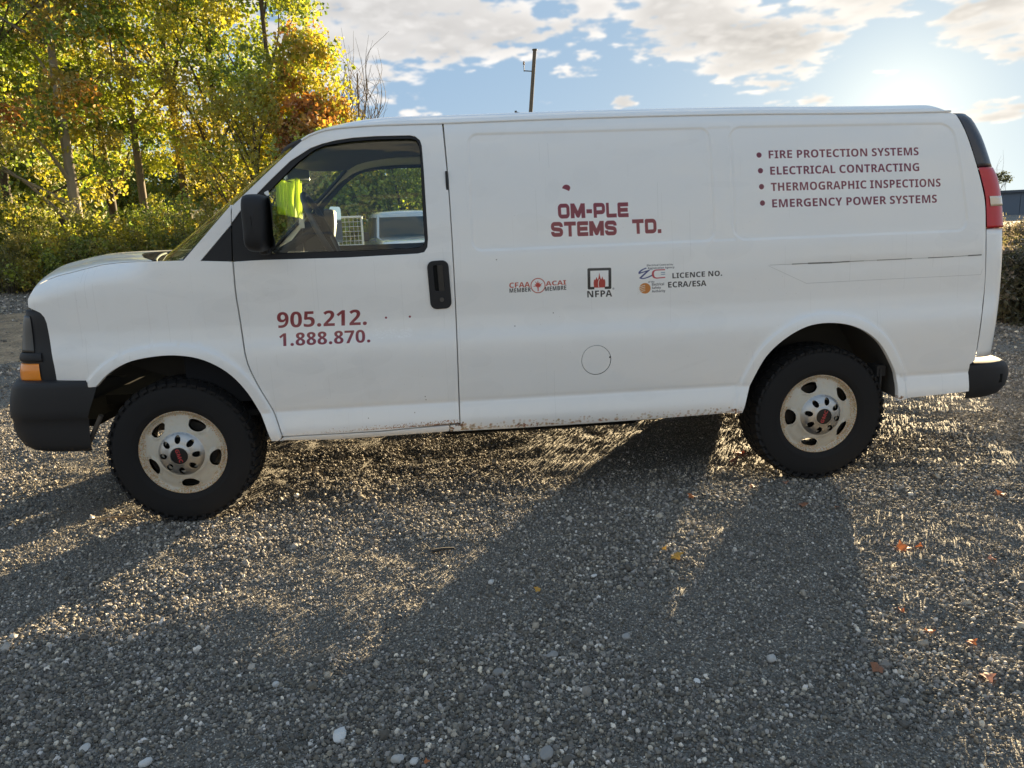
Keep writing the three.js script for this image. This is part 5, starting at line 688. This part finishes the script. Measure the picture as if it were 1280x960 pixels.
{ // white barred panel standing behind the van
  const a = place(438, 15.5, 298), g = thing('barred_panel', 'white metal frame panel with thin bars behind the van', 'fence panel', a, 0.06), m = std({ color: lin(0.72, 0.71, 0.66), roughness: 0.5 }), W = 0.5, y0 = 0.62, y1 = 1.64;
  part('frame', [bar([-W / 2, 0, 0], [-W / 2, y1, 0], 0.022), bar([W / 2, 0, 0], [W / 2, y1, 0], 0.022), bar([-W / 2, y1, 0], [W / 2, y1, 0], 0.022), bar([-W / 2, y0 + 0.45, 0], [W / 2, y0 + 0.45, 0], 0.022)], m, g);
  for (let k = 1; k < 6; k++) part('bar', bar([-W / 2, lerp(y0 + 0.45, y1, k / 6), 0], [W / 2, lerp(y0 + 0.45, y1, k / 6), 0], 0.005, 6), m, g);
  for (let k = 1; k < 6; k++) part('bar', bar([-W / 2 + W * k / 6, y0 + 0.1, 0], [-W / 2 + W * k / 6, y1, 0], 0.0035, 6), m, g);
}
{ // parked vehicle seen through the windows
  const a = place(507, 17, 296), c = thing('parked_pickup', 'silver parked pickup with dark windscreen seen through the van windows', 'pickup truck', a, -Math.PI / 2 + 0.22), body = new THREE.MeshPhysicalMaterial({ color: lin(0.55, 0.57, 0.60), roughness: 0.25, metalness: 0.4, clearcoat: 1, clearcoatRoughness: 0.05 }), glassM = std({ color: lin(0.02, 0.03, 0.03), roughness: 0.06 });
  c.scale.setScalar(0.94);
  const prof = new THREE.Shape(); prof.moveTo(-2.7, 0.55); prof.lineTo(-2.75, 1.0); prof.quadraticCurveTo(-2.75, 1.12, -2.6, 1.16); prof.lineTo(-0.4, 1.18); prof.lineTo(1.1, 1.19); prof.quadraticCurveTo(2.2, 1.18, 2.55, 1.05); prof.quadraticCurveTo(2.7, 0.98, 2.7, 0.8); prof.lineTo(2.7, 0.5); prof.lineTo(2.2, 0.42); prof.absarc(1.72, 0.40, 0.45, 0, Math.PI, false); prof.lineTo(-1.2, 0.42); prof.absarc(-1.68, 0.40, 0.45, 0, Math.PI, false); prof.lineTo(-2.7, 0.5);
  part('body', new THREE.ExtrudeGeometry(prof, { depth: 1.74, bevelEnabled: true, bevelSize: 0.07, bevelThickness: 0.09, bevelSegments: 4, curveSegments: 16 }).translate(0, 0, -0.87), body, c);
  const cab = (x0, x1, y, hw) => [[x0, y, hw], [x1, y, hw]], sect = [[-0.75, 1.05, 1.18, 0.90], [-0.72, 1.0, 1.30, 0.88], [-0.62, 0.60, 1.70, 0.76], [-0.5, 0.30, 1.84, 0.68]];
  const ring = (x0, x1, y, hw) => { const s = new THREE.CatmullRomCurve3([V3(x0, y, -hw + .1), V3(x0 + .1, y, -hw), V3(x1 - .2, y, -hw), V3(x1, y, -hw * .55), V3(x1 + 0.05, y, 0), V3(x1, y, hw * .55), V3(x1 - .2, y, hw), V3(x0 + .1, y, hw), V3(x0, y, hw - .1)], true, 'centripetal'); return s.getSpacedPoints(48).map((p) => [p.x, p.y, p.z]); };
  part('cabin_glass', gridGeo(sect.slice(0, 3).map((s) => ring(...s).reverse())), glassM, c);
  const rf = part('roof', gridGeo([ring(-0.62, 0.60, 1.70, 0.765), ring(-0.60, 0.55, 1.77, 0.75), ring(-0.55, 0.42, 1.83, 0.68), ring(-0.4, 0.2, 1.86, 0.4), ring(-0.1, 0.0, 1.865, 0.05)].map((r) => r.slice().reverse())), body, c);
  for (const s of [-1, 1]) { part('pillar', [bar([1.0, 1.19, s * 0.80], [0.52, 1.72, s * 0.70], 0.035), bar([-0.72, 1.19, s * 0.86], [-0.6, 1.72, s * 0.73], 0.04), bar([0.1, 1.19, s * 0.90], [0.05, 1.72, s * 0.765], 0.03)], body, c); const h = part('headlight', rbox(0.12, 0.17, 0.34, 0.04, 2.70, 0.88, s * 0.70), std({ color: lin(0.7, 0.72, 0.74), roughness: 0.1, metalness: 0.3 }), c); part('door_mirror', rbox(0.1, 0.2, 0.16, 0.04, 0.85, 1.28, s * 1.05), M.black, c); part('door_handle', rbox(0.16, 0.03, 0.03, 0.01, -0.2, 1.02, s * 0.965), M.chrome, c); }
  const gr = part('grille', rbox(0.08, 0.26, 0.95, 0.03, 2.76, 0.84, 0), M.black, c); part('grille_bar', rbox(0.05, 0.04, 0.9, 0.01, 2.79, 0.84, 0), M.chrome, gr); part('front_bumper', rbox(0.22, 0.22, 1.86, 0.07, 2.74, 0.52, 0), M.chrome, c);
  for (const [x, z] of [[1.72, 0.82], [1.72, -0.82], [-1.68, 0.82], [-1.68, -0.82]]) { const w = new THREE.Group(); w.name = 'wheel'; c.add(w); w.position.set(x, 0.39, z); part('tyre', new THREE.TorusGeometry(0.29, 0.105, 14, 36), M.rubber, w); part('rim', cyl(0.21, 0.21, 0.18, 24).rotateX(Math.PI / 2), M.chrome, w); }
}
{ // pale trailer half hidden in the brush, and the thin pole leaning beside it
  const a = place(262, 32, 300), t = thing('utility_trailer', 'white utility trailer half hidden in brush under the trees', 'trailer', a, 0.25), w = std({ color: lin(0.70, 0.69, 0.66), roughness: 0.6 });
  part('box', rbox(2.2, 1.1, 1.4, 0.06, 0, 1.55, 0), w, t); part('lid', rbox(2.24, 0.08, 1.44, 0.03, 0, 2.13, 0), w, t); part('frame', [box(3.0, 0.1, 0.1, -0.4, 0.9, 0.5), box(3.0, 0.1, 0.1, -0.4, 0.9, -0.5)], M.steel, t);
  for (const s of [-1, 1]) { const g = new THREE.Group(); g.name = 'wheel'; t.add(g); g.position.set(0.2, 0.36, s * 0.78); part('tyre', new THREE.TorusGeometry(0.26, 0.1, 12, 30), M.rubber, g); part('rim', cyl(0.19, 0.19, 0.12, 20).rotateX(Math.PI / 2), w, g); } part('support', [box(0.08, 0.6, 0.08, 0.2, 0.6, 0.55), box(0.08, 0.6, 0.08, 0.2, 0.6, -0.55)], M.steel, t);
  const b = place(285, 26, 300), d0 = ray(274.5, 164), k = 26 / Math.hypot(d0.x, d0.z), top = V3(EYE.x + d0.x * k, EYE.y + d0.y * k, EYE.z + d0.z * k), pl = thing('leaning_pole', 'thin pale pole leaning in the brush behind the windscreen', 'pole', b);
  part('shaft', limb([V3(0, -0.2, 0), V3((top.x - b[0]) * .5 + .03, (top.y - b[1]) * .5, (top.z - b[2]) * .5), V3(top.x - b[0], top.y - b[1], top.z - b[2])], 0.028, 0.016, 8), std({ color: lin(0.55, 0.50, 0.42), roughness: 0.8 }), pl); part('tip', new THREE.SphereGeometry(0.03, 10, 8).translate(top.x - b[0], top.y - b[1], top.z - b[2]), M.steel, pl);
}
// ============================================================ small things on the gravel
{
  const R = rng(91), rockGeo = (s) => { const r = rng(s), g0 = new THREE.IcosahedronGeometry(1, 2); g0.deleteAttribute('uv'); g0.deleteAttribute('normal'); const g = mergeVertices(g0, 1e-4), p = g.attributes.position, ks = Array.from({ length: 9 }, () => V3(r() - .5, r() - .5, r() - .5).normalize()), ds = ks.map(() => 0.62 + 0.3 * r()); for (let i = 0; i < p.count; i++) { const v = V3().fromBufferAttribute(p, i); let f = 1; ks.forEach((n, k) => { const d = v.dot(n); if (d > ds[k]) f = Math.min(f, ds[k] / d); }); v.multiplyScalar(f + 0.05 * (r() - .5)); p.setXYZ(i, v.x, v.y, v.z); } return toCreasedNormals(g, 0.5); };
  const rocks = [[425, 921, .034, .016, .55, 'long white stone lying on the dark gravel', .6, .9], [614, 729, .014, .011, .45, 'small round white pebble beside the tyre shadow', .5, 0], [742, 721, .02, .008, .5, 'flat white chip of stone in the van shadow', .55, 0], [965, 825, .021, .013, .3, 'pale grey rock in the wheel shadow', .4, .2], [690, 821, .024, .014, .22, 'flat bluish grey stone sunk in gravel', .25, 0], [783, 797, .020, .013, .2, 'grey flat stone near the lit strip of gravel', .28, .3], [622, 842, .026, .012, .16, 'wide dull grey stone level with the gravel', .2, 0], [107, 937, .017, .012, .4, 'light pebble with rounded sides', .45, .5], [497, 951, .02, .014, .3, 'pale rounded stone among coarse gravel', .4, .1], [683, 944, .026, .016, .18, 'knobbly grey stone among coarse gravel', .24, .4], [518, 953, .016, .011, .42, 'white pebble among coarse gravel', .5, .4], [17, 797, .018, .011, .4, 'pale stone at the edge of the wheel shadow', .45, .2], [182, 955, .020, .012, .42, 'bright stone with flat top in shade', .5, .2], [871, 853, .013, .009, .5, 'tiny white stone chip in the shaded strip', .6, 1.2], [345, 857, .013, .010, .4, 'small pale pebble in the van shadow', .45, .2]];
  rocks.forEach(([u, v, rx, ry, , label, al, turn], k) => { const p = onGround(u, v), m = part('rock', rockGeo(200 + k), std({ color: lin(al, al * 0.985, al * 0.95), roughness: 0.8 }), scene); m.name = numbered('rock'); m.position.set(p.x, p.y + ry * 0.45, p.z); m.scale.set(rx, ry, ry * 1.25); m.rotation.y = turn + 0.6; m.userData = { label, category: 'rock', group: 'loose rocks on the gravel' }; });
  const leafGeo = (s) => { const r = rng(s), sh = new THREE.Shape(), pts = []; const tips = [[0, 1], [.42, .62], [.95, .55], [.62, .12], [.5, -.35], [.08, -.30], [0, -.75], [-.08, -.30], [-.5, -.35], [-.62, .12], [-.95, .55], [-.42, .62]]; tips.forEach(([x, y], k) => { const f = 1 + (r() - .5) * .18; k ? sh.lineTo(x * f, y * f) : sh.moveTo(x, y); }); const g = new THREE.ShapeGeometry(sh), out = []; let q = g.toNonIndexed(); for (let d = 0; d < 2; d++) { const p = q.attributes.position, a = []; for (let i = 0; i < p.count; i += 3) { const A = V3().fromBufferAttribute(p, i), B = V3().fromBufferAttribute(p, i + 1), C = V3().fromBufferAttribute(p, i + 2), ab = A.clone().lerp(B, .5), bc = B.clone().lerp(C, .5), ca = C.clone().lerp(A, .5); for (const v of [A, ab, ca, ab, B, bc, ca, bc, C, ab, bc, ca]) a.push(v.x, v.y, v.z); } q = new THREE.BufferGeometry(); q.setAttribute('position', new THREE.Float32BufferAttribute(a, 3)); } const p = q.attributes.position, c1 = .25 + .4 * r(), c2 = r() * 2; for (let i = 0; i < p.count; i++) { const x = p.getX(i), y = p.getY(i); p.setXYZ(i, x, c1 * x * x + .16 * Math.sin(y * 2.6 + c2) + .05 * Math.sin(x * 7), y); } q.computeVertexNormals(); return q; };
  const or = [0.48, 0.15, 0.04], ye = [0.55, 0.30, 0.05], br = [0.28, 0.12, 0.06], pk = [0.46, 0.22, 0.14];
  const leaves = [[845, 697, .042, ye, 'large yellow leaf lying between the two shadows'], [1127, 688, .045, or, 'curled bright orange leaf on sunlit gravel'], [1147, 685, .028, or, 'small orange leaf touching the curled orange leaf'], [1160, 791, .026, or, 'orange red leaf right of the wheel shadow edge', 1], [1212, 805, .028, or, 'flat orange leaf on coarse lit gravel'], [1230, 848, .036, pk, 'pinkish brown leaf on coarse lit gravel'], [1098, 838, .034, br, 'dry brown leaf at the wheel shadow edge'], [926, 569, .052, [0.40, 0.09, 0.05], 'red leaf on the ground beside the rear tyre'], [865, 622, .030, or, 'orange leaf in the sun under the sill'], [1003, 632, .034, br, 'brown curled leaf in the rear wheel shadow'], [1047, 636, .026, br, 'small brown leaf in the rear wheel shadow'], [1253, 620, .040, or, 'orange leaf near the shaded ruts behind the rear bumper'], [1238, 701, .028, pk, 'pale pink leaf on lit gravel behind the rear wheel'], [673, 738, .022, ye, 'tiny tan leaf in the van shadow'], [829, 687, .020, ye, 'narrow yellow leaf beside the large yellow leaf'], [940, 610, .030, br, 'brown leaf close to the rear tyre tread'], [982, 604, .024, pk, 'pale leaf at the foot of the rear tyre'], [1127, 766, .020, or, 'tiny orange leaf among pale stones'], [533, 955, .016, or, 'orange scrap of leaf among coarse gravel'], [1040, 500, .05, pk, 'tan leaf caught behind the rear rim']].slice(0, 19);
  leaves.forEach(([u, v, s, c, label], k) => { const p = onGround(u, v), m = part('fallen_leaf', leafGeo(300 + k), new THREE.MeshPhysicalMaterial({ color: lin(...c), roughness: 0.75, transmission: 0.25, thickness: 0, side: THREE.DoubleSide }), scene); m.name = numbered('fallen_leaf'); m.position.set(p.x, p.y + s * 0.28, p.z); m.scale.setScalar(s * 0.82); m.rotation.set((R() - .5) * .7, R() * 6.3, (R() - .5) * .7); m.userData = { label, category: 'leaf', group: 'fallen leaves on the gravel' }; });
  const twigs = [[122, 651, 165, 648, .005, 'tan twig lying in front of the front tyre', [0.35, 0.24, 0.13]], [540, 692, 568, 688, .009, 'short dark stick at the edge of the van shadow', [0.03, 0.028, 0.025]]];
  for (const [u0, v0, u1, v1, r, label, c] of twigs) { const a = onGround(u0, v0), b = onGround(u1, v1), m = part('twig', limb([a.clone().setY(a.y + 0.012), a.clone().lerp(b, .5).add(V3(0, 0.02, 0.01)), b.clone().setY(b.y + 0.012)], r, r * 0.5, 6), std({ color: lin(...c), roughness: 0.9 }), scene); m.name = numbered('twig'); m.userData = { label, category: 'twig' }; }
}
renderer.render(scene, camera);
